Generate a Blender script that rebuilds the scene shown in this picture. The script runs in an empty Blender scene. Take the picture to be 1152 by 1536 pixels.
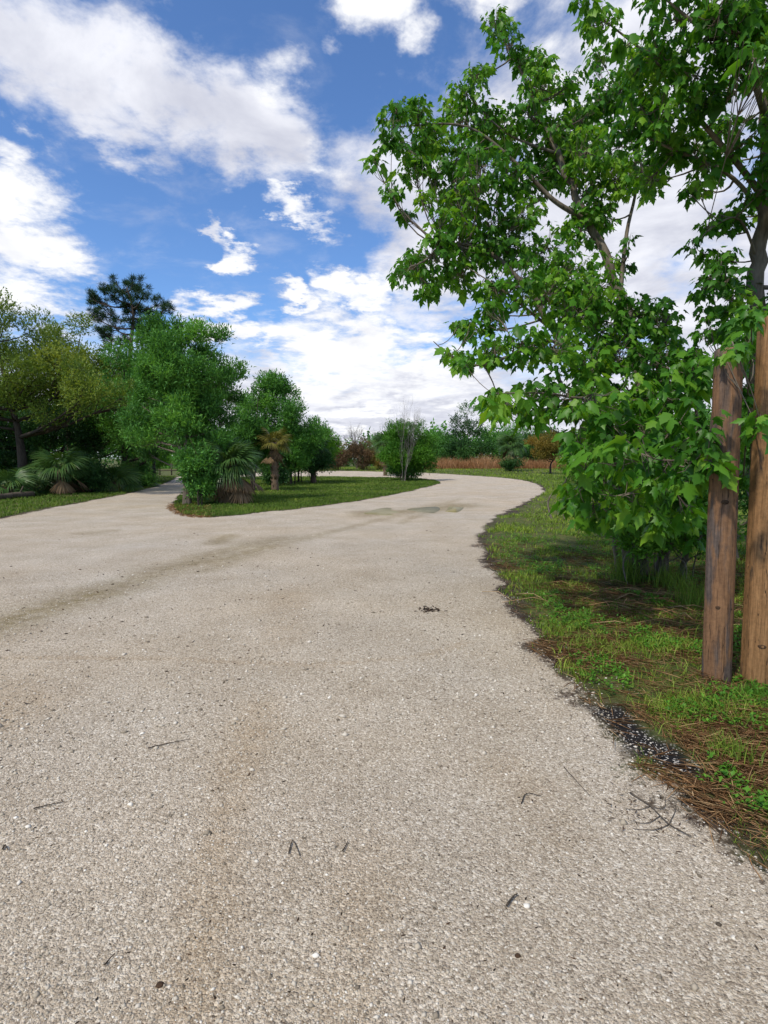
import bpy, math, random
import numpy as np
from mathutils import Vector, Matrix

rs = np.random.RandomState(11)
random.seed(11)
C = bpy.context.scene.collection
SC = bpy.context.scene

# ---------------------------------------------------------------- camera
EYE = 1.6
FPX = 850.0                       # focal length in pixels of the 1152-wide photograph
PITCH = math.atan(78.0 / FPX)
cam_d = bpy.data.cameras.new('camera')
cam = bpy.data.objects.new('camera', cam_d)
C.objects.link(cam)
cam.location = (0, 0, EYE)
cam.rotation_euler = (math.pi / 2 - PITCH, 0, 0)
cam_d.sensor_fit = 'HORIZONTAL'
cam_d.sensor_width = 36.0
cam_d.lens = 36.0 * FPX / 1152.0
cam_d.clip_start = 0.05
cam_d.clip_end = 6000
SC.camera = cam

# ---------------------------------------------------------------- sky, sun, exposure
SUN = Vector((-0.42, -0.46, 0.78)).normalized()      # towards the sun: high, behind and to the left
SKY_STRENGTH = 0.10
SUN_STRENGTH = 2.3
EXPOSURE = 0.55

def nd(nt, kind, **kw):
    n = nt.nodes.new(kind)
    for k, v in kw.items():
        if k.startswith('i_'):
            key = k[2:].replace('_', ' ')
            n.inputs[key].default_value = v
        elif k[0] == 'n' and k[1:].isdigit():
            n.inputs[int(k[1:])].default_value = v
        else:
            setattr(n, k, v)
    return n

def lk(nt, a, b):
    nt.links.new(a, b)

def math_n(nt, op, a, b=None, c=None, clamp=False):
    n = nt.nodes.new('ShaderNodeMath'); n.operation = op; n.use_clamp = clamp
    for i, v in enumerate((a, b, c)):
        if v is None: continue
        if isinstance(v, (int, float)): n.inputs[i].default_value = v
        else: nt.links.new(v, n.inputs[i])
    return n.outputs[0]

def sstep(nt, v, lo, hi, a=0.0, b=1.0):
    n = nt.nodes.new('ShaderNodeMapRange'); n.interpolation_type = 'SMOOTHSTEP'
    nt.links.new(v, n.inputs['Value'])
    n.inputs['From Min'].default_value = lo; n.inputs['From Max'].default_value = hi
    n.inputs['To Min'].default_value = a; n.inputs['To Max'].default_value = b
    return n.outputs[0]

def mixc(nt, f, a, b, blend='MIX'):
    n = nt.nodes.new('ShaderNodeMix'); n.data_type = 'RGBA'; n.blend_type = blend
    for s, v in ((n.inputs[0], f), (n.inputs[6], a), (n.inputs[7], b)):
        if isinstance(v, (int, float)): s.default_value = v
        elif isinstance(v, tuple): s.default_value = v if len(v) == 4 else v + (1,)
        else: nt.links.new(v, s)
    return n.outputs[2]

def noise(nt, vec, scale, detail=4, rough=0.55, dist=0.0):
    n = nd(nt, 'ShaderNodeTexNoise', i_Scale=scale, i_Detail=detail, i_Roughness=rough, i_Distortion=dist)
    if vec is not None: nt.links.new(vec, n.inputs['Vector'])
    return n

world = bpy.data.worlds.new('World')
SC.world = world
world.use_nodes = True
wt = world.node_tree
wt.nodes.clear()
w_out = nd(wt, 'ShaderNodeOutputWorld')
sky = nd(wt, 'ShaderNodeTexSky', sky_type='NISHITA', sun_disc=False,
         sun_elevation=math.asin(SUN.z), sun_rotation=math.atan2(SUN.x, SUN.y),
         altitude=0.0, air_density=1.0, dust_density=0.25, ozone_density=3.5)
sky_tint = mixc(wt, 1.0, sky.outputs[0], (0.78, 0.98, 1.22, 1), 'MULTIPLY')
bg_sky = nd(wt, 'ShaderNodeBackground', i_Strength=SKY_STRENGTH)
lk(wt, sky_tint, bg_sky.inputs['Color'])
tc = nd(wt, 'ShaderNodeTexCoord')
Dv = tc.outputs['Generated']
sep = nd(wt, 'ShaderNodeSeparateXYZ'); lk(wt, Dv, sep.inputs[0])
dx, dy, dz = sep.outputs
dyc = math_n(wt, 'MAXIMUM', dy, 0.08)
u_ = math_n(wt, 'DIVIDE', dx, dyc)
v_ = math_n(wt, 'DIVIDE', dz, dyc)
front = sstep(wt, dy, 0.10, 0.40)
uv = nd(wt, 'ShaderNodeCombineXYZ'); lk(wt, u_, uv.inputs[0]); lk(wt, v_, uv.inputs[1])
# cloud-layer coordinates: the clouds lie on a flat layer overhead
zc = math_n(wt, 'ADD', math_n(wt, 'MAXIMUM', dz, 0.0), 0.16)
lay = nd(wt, 'ShaderNodeCombineXYZ')
lk(wt, math_n(wt, 'DIVIDE', dx, zc), lay.inputs[0]); lk(wt, math_n(wt, 'DIVIDE', dy, zc), lay.inputs[1])
wob = noise(wt, lay.outputs[0], 3.2, 6, 0.62)
wv = nd(wt, 'ShaderNodeVectorMath', operation='SUBTRACT'); lk(wt, wob.outputs['Color'], wv.inputs[0]); wv.inputs[1].default_value = (0.5, 0.5, 0.5)
wv2 = nd(wt, 'ShaderNodeVectorMath', operation='SCALE'); lk(wt, wv.outputs[0], wv2.inputs[0]); wv2.inputs['Scale'].default_value = 0.27
uvw = nd(wt, 'ShaderNodeVectorMath', operation='ADD'); lk(wt, uv.outputs[0], uvw.inputs[0]); lk(wt, wv2.outputs[0], uvw.inputs[1])

def blob(x, y, rx, ry, rot, s):
    m = nd(wt, 'ShaderNodeMapping', vector_type='TEXTURE')
    m.inputs['Location'].default_value = ((x - 576) / FPX, (690 - y) / FPX, 0)
    m.inputs['Rotation'].default_value = (0, 0, math.radians(rot))
    m.inputs['Scale'].default_value = (rx / FPX, ry / FPX, 1)
    lk(wt, uvw.outputs[0], m.inputs['Vector'])
    l = nd(wt, 'ShaderNodeVectorMath', operation='LENGTH'); lk(wt, m.outputs[0], l.inputs[0])
    return sstep(wt, l.outputs['Value'], 0.05, 1.45, s, 0.0)

def blobs(lst):
    acc = None
    for b in lst:
        o = blob(*b)
        acc = o if acc is None else math_n(wt, 'MAXIMUM', acc, o)
    return acc

WHITE = [(20, 370, 150, 150, 0, 1.0), (90, 415, 90, 70, -20, 0.9), (20, 225, 75, 38, -30, 0.8),
         (445, 325, 75, 26, -38, 0.95), (355, 392, 46, 26, -42, 0.95), (480, 270, 50, 40, 0, 0.5),
         (450, 455, 62, 20, -20, 0.9), (540, 440, 80, 40, -12, 1.0), (520, 530, 170, 95, 0, 1.0),
         (330, 500, 100, 40, -12, 1.0), (430, 530, 70, 30, 0, 0.9), (570, 45, 80, 80, 20, 0.95),
         (520, 125, 42, 28, -40, 0.55), (620, 110, 40, 50, 0, 0.7), (720, 45, 95, 80, 0, 0.9), (545, 620, 90, 26, 8, 0.9), (300, 90, 70, 44, -50, .5),
         (790, 130, 100, 90, 0, 0.7), (655, 560, 90, 70, 0, 0.9), (430, 150, 70, 60, -40, 0.6)]
GREY = [(110, 110, 230, 115, -25, 1.0), (260, 150, 230, 80, -32, 1.0), (380, 200, 130, 85, -40, 1.0), (430, 260, 80, 70, -40, 0.8),
        (180, 215, 110, 50, -20, 0.75), (330, 355, 40, 16, -48, 0.75), (640, 300, 190, 110, -15, 0.8), (650, 420, 120, 110, 0, 0.9),
        (900, 300, 300, 330, 0, 1.0), (1000, 120, 260, 170, 0, .95), (620, 590, 260, 85, 0, 0.95), (420, 600, 200, 70, 0, 0.85),
        (100, 500, 240, 40, 0, 0.6), (1150, 500, 300, 300, 0, 1.0), (-150, 250, 200, 220, 0, .8), (1300, 100, 300, 300, 0, .9),
        (500, -120, 500, 60, 0, 0.6)]
mw = blobs(WHITE); mg = blobs(GREY)
fb = noise(wt, lay.outputs[0], 4.4, 10, 0.62, 0.3)
fb2 = noise(wt, lay.outputs[0], 13.0, 7, 0.62, 0.2)
big = noise(wt, lay.outputs[0], 0.8, 3, 0.5)
fbm = math_n(wt, 'ADD', math_n(wt, 'MULTIPLY', math_n(wt, 'SUBTRACT', fb.outputs['Fac'], 0.5), 1.5),
             math_n(wt, 'MULTIPLY', math_n(wt, 'SUBTRACT', fb2.outputs['Fac'], 0.5), 0.62))
fbm = math_n(wt, 'MULTIPLY', fbm, sstep(wt, dz, 0.02, 0.42, 0.45, 1.0))
away = math_n(wt, 'MULTIPLY', math_n(wt, 'SUBTRACT', 1.0, front), sstep(wt, big.outputs['Fac'], 0.35, 0.65))
dw = math_n(wt, 'MULTIPLY', mw, front)
hz = sstep(wt, v_, 0.34, 0.04, 0.0, 1.0)
mg = math_n(wt, 'MAXIMUM', mg, hz)
dg = math_n(wt, 'ADD', math_n(wt, 'MULTIPLY', mg, front), math_n(wt, 'MULTIPLY', away, 0.85))
aw = sstep(wt, math_n(wt, 'ADD', math_n(wt, 'MULTIPLY', dw, 1.2), math_n(wt, 'MULTIPLY', fbm, 1.5)), 0.30, 1.12)
ag = sstep(wt, math_n(wt, 'ADD', dg, math_n(wt, 'MULTIPLY', fbm, 0.9)), 0.18, 0.86)
thin = sstep(wt, math_n(wt, 'ADD', fb.outputs['Fac'], 0.0), 0.46, 0.80, 0.0, 0.35)
ag2 = math_n(wt, 'MAXIMUM', ag, thin)
alpha = math_n(wt, 'MULTIPLY', math_n(wt, 'MAXIMUM', aw, ag2), sstep(wt, dz, -0.02, 0.03), clamp=True)
shade = noise(wt, lay.outputs[0], 3.2, 6, 0.6, 0.3)
greyc = mixc(wt, sstep(wt, shade.outputs['Fac'], 0.30, 0.70), (0.42, 0.435, 0.51, 1), (0.65, 0.66, 0.71, 1))
cloudc = mixc(wt, math_n(wt, 'MULTIPLY', aw, sstep(wt, shade.outputs['Fac'], 0.20, 0.55, 0.55, 1.0)), greyc, (0.72, 0.725, 0.74, 1))
bg_cl = nd(wt, 'ShaderNodeBackground', i_Strength=1.0); lk(wt, cloudc, bg_cl.inputs['Color'])
wmix = nd(wt, 'ShaderNodeMixShader')
lk(wt, alpha, wmix.inputs[0]); lk(wt, bg_sky.outputs[0], wmix.inputs[1]); lk(wt, bg_cl.outputs[0], wmix.inputs[2])
lk(wt, wmix.outputs[0], w_out.inputs['Surface'])

sun_d = bpy.data.lights.new('sun', 'SUN')
sun_d.energy = SUN_STRENGTH
sun_d.angle = math.radians(2.5)
sun_d.color = (1.0, 0.93, 0.80)
sun = bpy.data.objects.new('sun', sun_d)
C.objects.link(sun)
sun.rotation_euler = (-SUN).to_track_quat('-Z', 'Y').to_euler()

SC.view_settings.view_transform = 'Standard'
SC.view_settings.look = 'None'
SC.view_settings.exposure = EXPOSURE
SC.view_settings.gamma = 1.0
SC.view_settings.use_curve_mapping = False
SC.cycles.max_bounces = 8
SC.cycles.transparent_max_bounces = 8

# ---------------------------------------------------------------- surveying helpers
CP, SP = math.cos(PITCH), math.sin(PITCH)
def ray(px, py):
    a = (px - 576) / FPX; b = (768 - py) / FPX
    return np.array((a, CP + b * SP, -SP + b * CP))
def G(px, py, z=0.0):                # ground point seen at a place in the photograph
    d = ray(px, py); t = (z - EYE) / d[2]
    return np.array((d[0] * t, d[1] * t, z))
def at(px, py, Y):                   # point at a given distance
    d = ray(px, py); t = Y / d[1]
    return np.array((d[0] * t, Y, EYE + d[2] * t))

# ---------------------------------------------------------------- mesh helpers
class Buf:
    def __init__(s): s.v = []; s.f = []; s.t = []; s.n = 0
    def add(s, V, F, t=0.5):
        V = np.asarray(V, float).reshape(-1, 3)
        for f in (F if isinstance(F, list) else [F]):
            s.f.append(np.asarray(f, int) + s.n)
        s.v.append(V)
        s.t.append(np.broadcast_to(np.asarray(t, float), (len(V),)).copy())
        s.n += len(V)
    def mesh(s, name, mat, smooth=False, attrs=None):
        V = np.concatenate(s.v).astype(np.float32); T = np.concatenate(s.t).astype(np.float32)
        me = bpy.data.meshes.new(name)
        loops = np.concatenate([f.ravel() for f in s.f]).astype(np.int32)
        tot = np.concatenate([np.full(len(f), f.shape[1]) for f in s.f]).astype(np.int32)
        start = np.concatenate(([0], np.cumsum(tot)[:-1])).astype(np.int32)
        me.vertices.add(len(V)); me.vertices.foreach_set('co', V.ravel())
        me.loops.add(len(loops)); me.loops.foreach_set('vertex_index', loops)
        me.polygons.add(len(tot)); me.polygons.foreach_set('loop_start', start)
        me.polygons.foreach_set('loop_total', tot)
        if smooth: me.polygons.foreach_set('use_smooth', np.ones(len(tot), bool))
        a = me.attributes.new('tint', 'FLOAT', 'POINT'); a.data.foreach_set('value', T)
        for k, arr in (attrs or {}).items():
            a = me.attributes.new(k, 'FLOAT', 'POINT'); a.data.foreach_set('value', np.asarray(arr, np.float32))
        me.update(calc_edges=True); me.validate()
        me.materials.append(mat)
        return me

def link(name, me, parent=None, loc=None):
    o = bpy.data.objects.new(name, me); C.objects.link(o)
    if loc is not None: o.location = loc
    if parent is not None: o.parent = parent
    return o
def tag(o, label=None, cat=None, group=None, kind=None):
    if label: o['label'] = label
    if cat: o['category'] = cat
    if group: o['group'] = group
    if kind: o['kind'] = kind
    return o
def thing(name, label, cat, loc=(0, 0, 0), group=None):
    o = bpy.data.objects.new(name, None); C.objects.link(o); o.location = tuple(float(c) for c in loc)
    o.empty_display_size = 0.2
    return tag(o, label, cat, group)

def unit(a):
    a = np.asarray(a, float); return a / np.maximum(np.linalg.norm(a, axis=-1, keepdims=True), 1e-9)
def frames(d, up):
    """rotation matrices with local +Y along d and local +Z as near up as can be"""
    y = unit(d); x = unit(np.cross(y, up)); z = np.cross(x, y)
    return np.stack((x, y, z), axis=-1)
def inst(buf, TV, TF, pos, R, sc, tint):
    N = len(pos); m = len(TV)
    sc = np.broadcast_to(np.asarray(sc, float).reshape(-1, 1, 1) if np.ndim(sc) < 2 else np.asarray(sc)[:, None, :], (N, 1, 1) if np.ndim(sc) < 2 else (N, 1, 3))
    V = np.einsum('nij,nmj->nmi', R, TV[None] * sc) + pos[:, None, :]
    F = (TF[None] + (np.arange(N) * m)[:, None, None]).reshape(-1, TF.shape[1])
    buf.add(V.reshape(-1, 3), F, np.repeat(np.broadcast_to(tint, (N,)), m))
def tube(buf, P, r, n=6, tint=0.5, cap=True):
    P = np.asarray(P, float); k = len(P)
    r = np.broadcast_to(np.asarray(r, float), (k,))
    T = np.gradient(P, axis=0); T = unit(T)
    ref = np.array((0.31, 0.92, 0.21)) if abs(T[0][1]) < 0.9 else np.array((1.0, 0.1, 0.2))
    A = unit(np.cross(T, ref)); B = np.cross(T, A)
    an = np.arange(n) * 2 * math.pi / n
    V = P[:, None, :] + r[:, None, None] * (np.cos(an)[None, :, None] * A[:, None, :] + np.sin(an)[None, :, None] * B[:, None, :])
    i = np.arange(k - 1)[:, None] * n; j = np.arange(n)[None, :]; j2 = (j + 1) % n
    F = np.stack((i + j, i + j2, i + n + j2, i + n + j), -1).reshape(-1, 4)
    fl = [F]
    if cap:
        fl.append(np.array([np.arange(n)[::-1]])); fl.append(np.array([(k - 1) * n + np.arange(n)]))
    buf.add(V.reshape(-1, 3), fl, tint)
def curve(a, b, bend, k=5):
    t = np.linspace(0, 1, k)[:, None]
    return a * (1 - t) + b * t + np.asarray(bend) * (4 * t * (1 - t))
def smooth_path(P, k=6):
    P = np.asarray(P, float); out = []
    Q = np.vstack((2 * P[0] - P[1], P, 2 * P[-1] - P[-2]))
    for i in range(1, len(Q) - 2):
        for t in np.linspace(0, 1, k, endpoint=False):
            p0, p1, p2, p3 = Q[i - 1:i + 3]
            out.append(0.5 * ((2 * p1) + (-p0 + p2) * t + (2 * p0 - 5 * p1 + 4 * p2 - p3) * t * t + (-p0 + 3 * p1 - 3 * p2 + p3) * t ** 3))
    out.append(P[-1]); return np.array(out)
_h = np.random.RandomState(5).rand(256, 256)
def vnoise(x, y):
    xi = np.floor(x).astype(int); yi = np.floor(y).astype(int); fx = x - xi; fy = y - yi
    fx = fx * fx * (3 - 2 * fx); fy = fy * fy * (3 - 2 * fy)
    g = lambda a, b: _h[a & 255, b & 255]
    return (g(xi, yi) * (1 - fx) + g(xi + 1, yi) * fx) * (1 - fy) + (g(xi, yi + 1) * (1 - fx) + g(xi + 1, yi + 1) * fx) * fy - 0.5
def sm(v, a, b):
    t = np.clip((v - a) / (b - a), 0, 1); return t * t * (3 - 2 * t)

# ---------------------------------------------------------------- materials
def new_mat(name):
    m = bpy.data.materials.new(name); m.use_nodes = True
    nt = m.node_tree; nt.nodes.clear()
    o = nd(nt, 'ShaderNodeOutputMaterial')
    return m, nt, o
def ramp(nt, fac, cols):
    r = nd(nt, 'ShaderNodeValToRGB'); e = r.color_ramp.elements
    while len(e) < len(cols): e.new(0.5)
    for i, (p, c) in enumerate(cols):
        e[i].position = p; e[i].color = tuple(c) + (1,)
    lk(nt, fac, r.inputs[0]); return r.outputs[0]
def leaf_mat(name, dark, mid, light, trans=0.30, rough=0.5, spec=0.25):
    m, nt, o = new_mat(name)
    a = nd(nt, 'ShaderNodeAttribute', attribute_name='tint')
    col = ramp(nt, a.outputs['Fac'], [(0.0, dark), (0.5, mid), (1.0, light)])
    p = nd(nt, 'ShaderNodeBsdfPrincipled', i_Roughness=rough)
    p.inputs['Specular IOR Level'].default_value = spec
    lk(nt, col, p.inputs['Base Color'])
    t = nd(nt, 'ShaderNodeBsdfTranslucent')
    tcol = mixc(nt, 1.0, col, (1.35, 1.25, 0.55, 1), 'MULTIPLY'); lk(nt, tcol, t.inputs['Color'])
    mx = nd(nt, 'ShaderNodeMixShader'); mx.inputs[0].default_value = trans
    lk(nt, p.outputs[0], mx.inputs[1]); lk(nt, t.outputs[0], mx.inputs[2]); lk(nt, mx.outputs[0], o.inputs['Surface'])
    return m
def bark_mat(name, a, b, scale=6.0, stretch=0.25, bump=0.6):
    m, nt, o = new_mat(name)
    t = nd(nt, 'ShaderNodeTexCoord')
    mp = nd(nt, 'ShaderNodeMapping'); mp.inputs['Scale'].default_value = (1, 1, stretch); lk(nt, t.outputs['Object'], mp.inputs[0])
    n1 = noise(nt, mp.outputs[0], scale * 3, 8, 0.65, 0.4); n2 = noise(nt, t.outputs['Object'], scale * 0.5, 4)
    f = math_n(nt, 'ADD', math_n(nt, 'MULTIPLY', n1.outputs['Fac'], 0.65), math_n(nt, 'MULTIPLY', n2.outputs['Fac'], 0.35))
    col = ramp(nt, f, [(0.32, a), (0.68, b)])
    p = nd(nt, 'ShaderNodeBsdfPrincipled', i_Roughness=0.9); p.inputs['Specular IOR Level'].default_value = 0.15
    lk(nt, col, p.inputs['Base Color'])
    bp = nd(nt, 'ShaderNodeBump', i_Strength=bump, i_Distance=0.02); lk(nt, n1.outputs['Fac'], bp.inputs['Height']); lk(nt, bp.outputs[0], p.inputs['Normal'])
    lk(nt, p.outputs[0], o.inputs['Surface']); return m

M_maple = leaf_mat('maple_leaf', (0.028, 0.100, 0.010), (0.080, 0.245, 0.022), (0.230, 0.430, 0.035), 0.47, 0.42, 0.3)
M_oakyel = leaf_mat('olive_leaf', (0.075, 0.135, 0.025), (0.165, 0.250, 0.040), (0.290, 0.350, 0.060), 0.38)
M_green = leaf_mat('green_leaf', (0.043, 0.132, 0.027), (0.096, 0.263, 0.049), (0.193, 0.432, 0.072), 0.32)
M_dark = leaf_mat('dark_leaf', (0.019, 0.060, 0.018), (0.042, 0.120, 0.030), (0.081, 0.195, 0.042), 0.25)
M_fresh = leaf_mat('fresh_leaf', (0.044, 0.149, 0.016), (0.095, 0.257, 0.024), (0.175, 0.378, 0.038), 0.35)
M_rust = leaf_mat('rusty_leaf', (0.105, 0.104, 0.021), (0.225, 0.182, 0.033), (0.365, 0.221, 0.046), 0.3)
M_brush = leaf_mat('brown_brush', (0.077, 0.058, 0.036), (0.168, 0.111, 0.065), (0.267, 0.169, 0.091), 0.2, 0.8, 0.1)
M_pine = leaf_mat('pine_needle', (0.010, 0.035, 0.012), (0.020, 0.065, 0.018), (0.045, 0.105, 0.024), 0.15)
M_frond = leaf_mat('palm_frond', (0.032, 0.081, 0.024), (0.073, 0.155, 0.038), (0.160, 0.243, 0.054), 0.22, 0.4, 0.35)
M_frondy = leaf_mat('yellow_frond', (0.090, 0.095, 0.020), (0.170, 0.160, 0.030), (0.260, 0.220, 0.045), 0.25, 0.45, 0.3)
M_deadf = leaf_mat('dead_frond', (0.110, 0.070, 0.038), (0.200, 0.135, 0.075), (0.300, 0.220, 0.135), 0.15, 0.8, 0.1)
M_grass = leaf_mat('grass_blade', (0.074, 0.130, 0.018), (0.160, 0.260, 0.034), (0.320, 0.405, 0.056), 0.3, 0.5, 0.2)
M_lawn = leaf_mat('lawn_blade', (0.056, 0.103, 0.016), (0.109, 0.192, 0.030), (0.218, 0.283, 0.049), 0.25, 0.6, 0.1)
M_straw = leaf_mat('dry_straw', (0.125, 0.063, 0.028), (0.300, 0.165, 0.076), (0.500, 0.345, 0.185), 0.1, 0.7, 0.2)
M_sedge = leaf_mat('red_sedge', (0.190, 0.090, 0.040), (0.350, 0.180, 0.085), (0.470, 0.300, 0.170), 0.25, 0.8, 0.1)
M_litter = leaf_mat('dark_litter', (0.012, 0.008, 0.006), (0.035, 0.022, 0.014), (0.110, 0.060, 0.032), 0.0, 0.8, 0.2)
M_gravel = leaf_mat('shell_gravel', (0.120, 0.095, 0.065), (0.470, 0.405, 0.310), (0.860, 0.810, 0.710), 0.0, 0.85, 0.2)
M_bark = bark_mat('grey_bark', (0.055, 0.042, 0.029), (0.260, 0.220, 0.172))
M_barkd = bark_mat('dark_bark', (0.020, 0.016, 0.012), (0.095, 0.075, 0.058))
M_barkp = bark_mat('pale_twig', (0.090, 0.080, 0.070), (0.270, 0.245, 0.220))
M_barkpalm = bark_mat('palm_bark', (0.060, 0.040, 0.026), (0.230, 0.165, 0.110), 8, 1.6)
M_log = bark_mat('old_log', (0.030, 0.024, 0.018), (0.150, 0.120, 0.090))

# ground, road, verge: one procedural surface driven by measured distances
def site_mat():
    m, nt, o = new_mat('site_surface')
    t = nd(nt, 'ShaderNodeTexCoord'); P = t.outputs['Object']
    at_ = lambda n: nd(nt, 'ShaderNodeAttribute', attribute_name=n).outputs['Fac']
    sd, olive, tan = at_('sd'), at_('olive'), at_('tan')
    nA = noise(nt, P, 7.0, 6, 0.7); nB = noise(nt, P, 1.1, 5, 0.6); nC = noise(nt, P, 26.0, 4, 0.7); nD = noise(nt, P, 0.35, 4, 0.55)
    edge = math_n(nt, 'ADD', sd, math_n(nt, 'ADD', math_n(nt, 'MULTIPLY', math_n(nt, 'SUBTRACT', nA.outputs['Fac'], 0.5), 0.42),
                  math_n(nt, 'MULTIPLY', math_n(nt, 'SUBTRACT', nC.outputs['Fac'], 0.5), 0.34)))
    grav = sstep(nt, edge, 0.05, -0.05)
    # gravel: crushed shell grains in three sizes
    v1 = nd(nt, 'ShaderNodeTexVoronoi', i_Scale=100.0); lk(nt, P, v1.inputs['Vector'])
    v2 = nd(nt, 'ShaderNodeTexVoronoi', i_Scale=230.0); lk(nt, P, v2.inputs['Vector'])
    sx1 = nd(nt, 'ShaderNodeSeparateColor'); lk(nt, v1.outputs['Color'], sx1.inputs[0])
    sx2 = nd(nt, 'ShaderNodeSeparateColor'); lk(nt, v2.outputs['Color'], sx2.inputs[0])
    g1 = ramp(nt, sx1.outputs[0], [(0.0, (0.110, 0.085, 0.058)), (0.20, (0.320, 0.266, 0.196)), (0.70, (0.450, 0.386, 0.298)), (1.0, (0.760, 0.710, 0.600))])
    g2 = ramp(nt, sx2.outputs[1], [(0.0, (0.130, 0.102, 0.070)), (0.35, (0.360, 0.302, 0.226)), (1.0, (0.620, 0.555, 0.445))])
    gcol = mixc(nt, 0.45, g1, g2)
    lum = ramp(nt, nB.outputs['Fac'], [(0.25, (0.98, 0.95, 0.91)), (0.75, (1.32, 1.34, 1.38))])
    gcol = mixc(nt, 1.0, gcol, lum, 'MULTIPLY')
    warm = ramp(nt, nD.outputs['Fac'], [(0.3, (1.04, 0.99, 0.93)), (0.7, (0.99, 1.0, 1.03))])
    gcol = mixc(nt, 1.0, gcol, warm, 'MULTIPLY')
    st = math_n(nt, 'MULTIPLY', olive, sstep(nt, nA.outputs['Fac'], 0.30, 0.62, 0.35, 1.0))
    gcol = mixc(nt, math_n(nt, 'MULTIPLY', st, 1.0), gcol, mixc(nt, 1.0, gcol, (0.50, 0.46, 0.30, 1), 'MULTIPLY'))
    st2 = math_n(nt, 'MULTIPLY', tan, sstep(nt, nA.outputs['Fac'], 0.30, 0.65, 0.3, 1.0))
    gcol = mixc(nt, math_n(nt, 'MULTIPLY', st2, 0.5), gcol, mixc(nt, 1.0, gcol, (0.78, 0.66, 0.50, 1), 'MULTIPLY'))
    # soil and thin turf
    soil = ramp(nt, nA.outputs['Fac'], [(0.30, (0.018, 0.014, 0.011)), (0.52, (0.060, 0.042, 0.030)), (0.75, (0.150, 0.110, 0.080))])
    soil = mixc(nt, sstep(nt, v1.outputs['Distance'], 0.18, 0.10), soil, mixc(nt, sstep(nt, sx1.outputs[2], 0.86, 0.92), soil, (0.5, 0.46, 0.4, 1)))
    turf = ramp(nt, nA.outputs['Fac'], [(0.28, (0.040, 0.056, 0.014)), (0.48, (0.085, 0.110, 0.026)), (0.70, (0.170, 0.120, 0.055))])
    edge2 = math_n(nt, 'ADD', sd, math_n(nt, 'MULTIPLY', math_n(nt, 'SUBTRACT', nB.outputs['Fac'], 0.5), 1.8))
    base = mixc(nt, sstep(nt, edge2, -0.05, 0.45), soil, turf)
    base = mixc(nt, at_('black'), base, mixc(nt, sstep(nt, sx1.outputs[2], 0.88, 0.93), (0.016, 0.014, 0.014), (0.45, 0.42, 0.38)))
    grav = math_n(nt, 'MULTIPLY', grav, math_n(nt, 'SUBTRACT', 1.0, math_n(nt, 'MULTIPLY', at_('black'), 0.8)))
    col = mixc(nt, grav, base, gcol)
    p = nd(nt, 'ShaderNodeBsdfPrincipled', i_Roughness=0.92); p.inputs['Specular IOR Level'].default_value = 0.2
    lk(nt, col, p.inputs['Base Color'])
    h = math_n(nt, 'ADD', math_n(nt, 'MULTIPLY', v1.outputs['Distance'], -0.9), math_n(nt, 'MULTIPLY', v2.outputs['Distance'], -0.5))
    h = math_n(nt, 'ADD', h, math_n(nt, 'MULTIPLY', nC.outputs['Fac'], 0.9))
    b = nd(nt, 'ShaderNodeBump', i_Strength=0.9, i_Distance=0.008); lk(nt, h, b.inputs['Height']); lk(nt, b.outputs[0], p.inputs['Normal'])
    lk(nt, p.outputs[0], o.inputs['Surface']); return m
M_site = site_mat()

def post_mat(name, warm1, warm2, grey, greyness):
    m, nt, o = new_mat(name)
    t = nd(nt, 'ShaderNodeTexCoord')
    mp = nd(nt, 'ShaderNodeMapping'); mp.inputs['Scale'].default_value = (1, 1, 0.06); lk(nt, t.outputs['Object'], mp.inputs[0])
    g = noise(nt, mp.outputs[0], 70, 8, 0.65, 0.6)
    mp2 = nd(nt, 'ShaderNodeMapping'); mp2.inputs['Scale'].default_value = (1, 1, 0.22); lk(nt, t.outputs['Object'], mp2.inputs[0])
    w = noise(nt, mp2.outputs[0], 8.5, 5, 0.6, 0.5)
    fine = noise(nt, t.outputs['Object'], 40, 6, 0.7)
    c1 = ramp(nt, g.outputs['Fac'], [(0.28, warm1), (0.72, warm2)])
    c2 = mixc(nt, sstep(nt, g.outputs['Fac'], 0.3, 0.7), tuple(x * 0.45 for x in grey), grey)
    col = mixc(nt, math_n(nt, 'MULTIPLY', sstep(nt, w.outputs['Fac'], 0.56 - greyness, 0.66 - greyness * 0.5), 0.9), c1, c2)
    col = mixc(nt, 0.55, col, mixc(nt, 1.0, col, ramp(nt, fine.outputs['Fac'], [(0.3, (0.45, 0.45, 0.45)), (0.7, (1.25, 1.2, 1.15))]), 'MULTIPLY'))
    mp3 = nd(nt, 'ShaderNodeMapping'); mp3.inputs['Scale'].default_value = (1, 1, 0.035); lk(nt, t.outputs['Object'], mp3.inputs[0])
    ck = noise(nt, mp3.outputs[0], 34, 3, 0.5, 0.8)
    crack = sstep(nt, math_n(nt, 'ABSOLUTE', math_n(nt, 'SUBTRACT', ck.outputs['Fac'], 0.56)), 0.012, 0.002)
    col = mixc(nt, math_n(nt, 'MULTIPLY', crack, 0.85), col, (0.018, 0.012, 0.009))
    p = nd(nt, 'ShaderNodeBsdfPrincipled', i_Roughness=0.75); p.inputs['Specular IOR Level'].default_value = 0.25
    lk(nt, col, p.inputs['Base Color'])
    b = nd(nt, 'ShaderNodeBump', i_Strength=0.6, i_Distance=0.006); lk(nt, math_n(nt, 'SUBTRACT', g.outputs['Fac'], crack), b.inputs['Height']); lk(nt, b.outputs[0], p.inputs['Normal'])
    lk(nt, p.outputs[0], o.inputs['Surface']); return m
M_postL = post_mat('weathered_post_wood', (0.115, 0.060, 0.032), (0.310, 0.170, 0.085), (0.135, 0.110, 0.098), 0.10)
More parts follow.
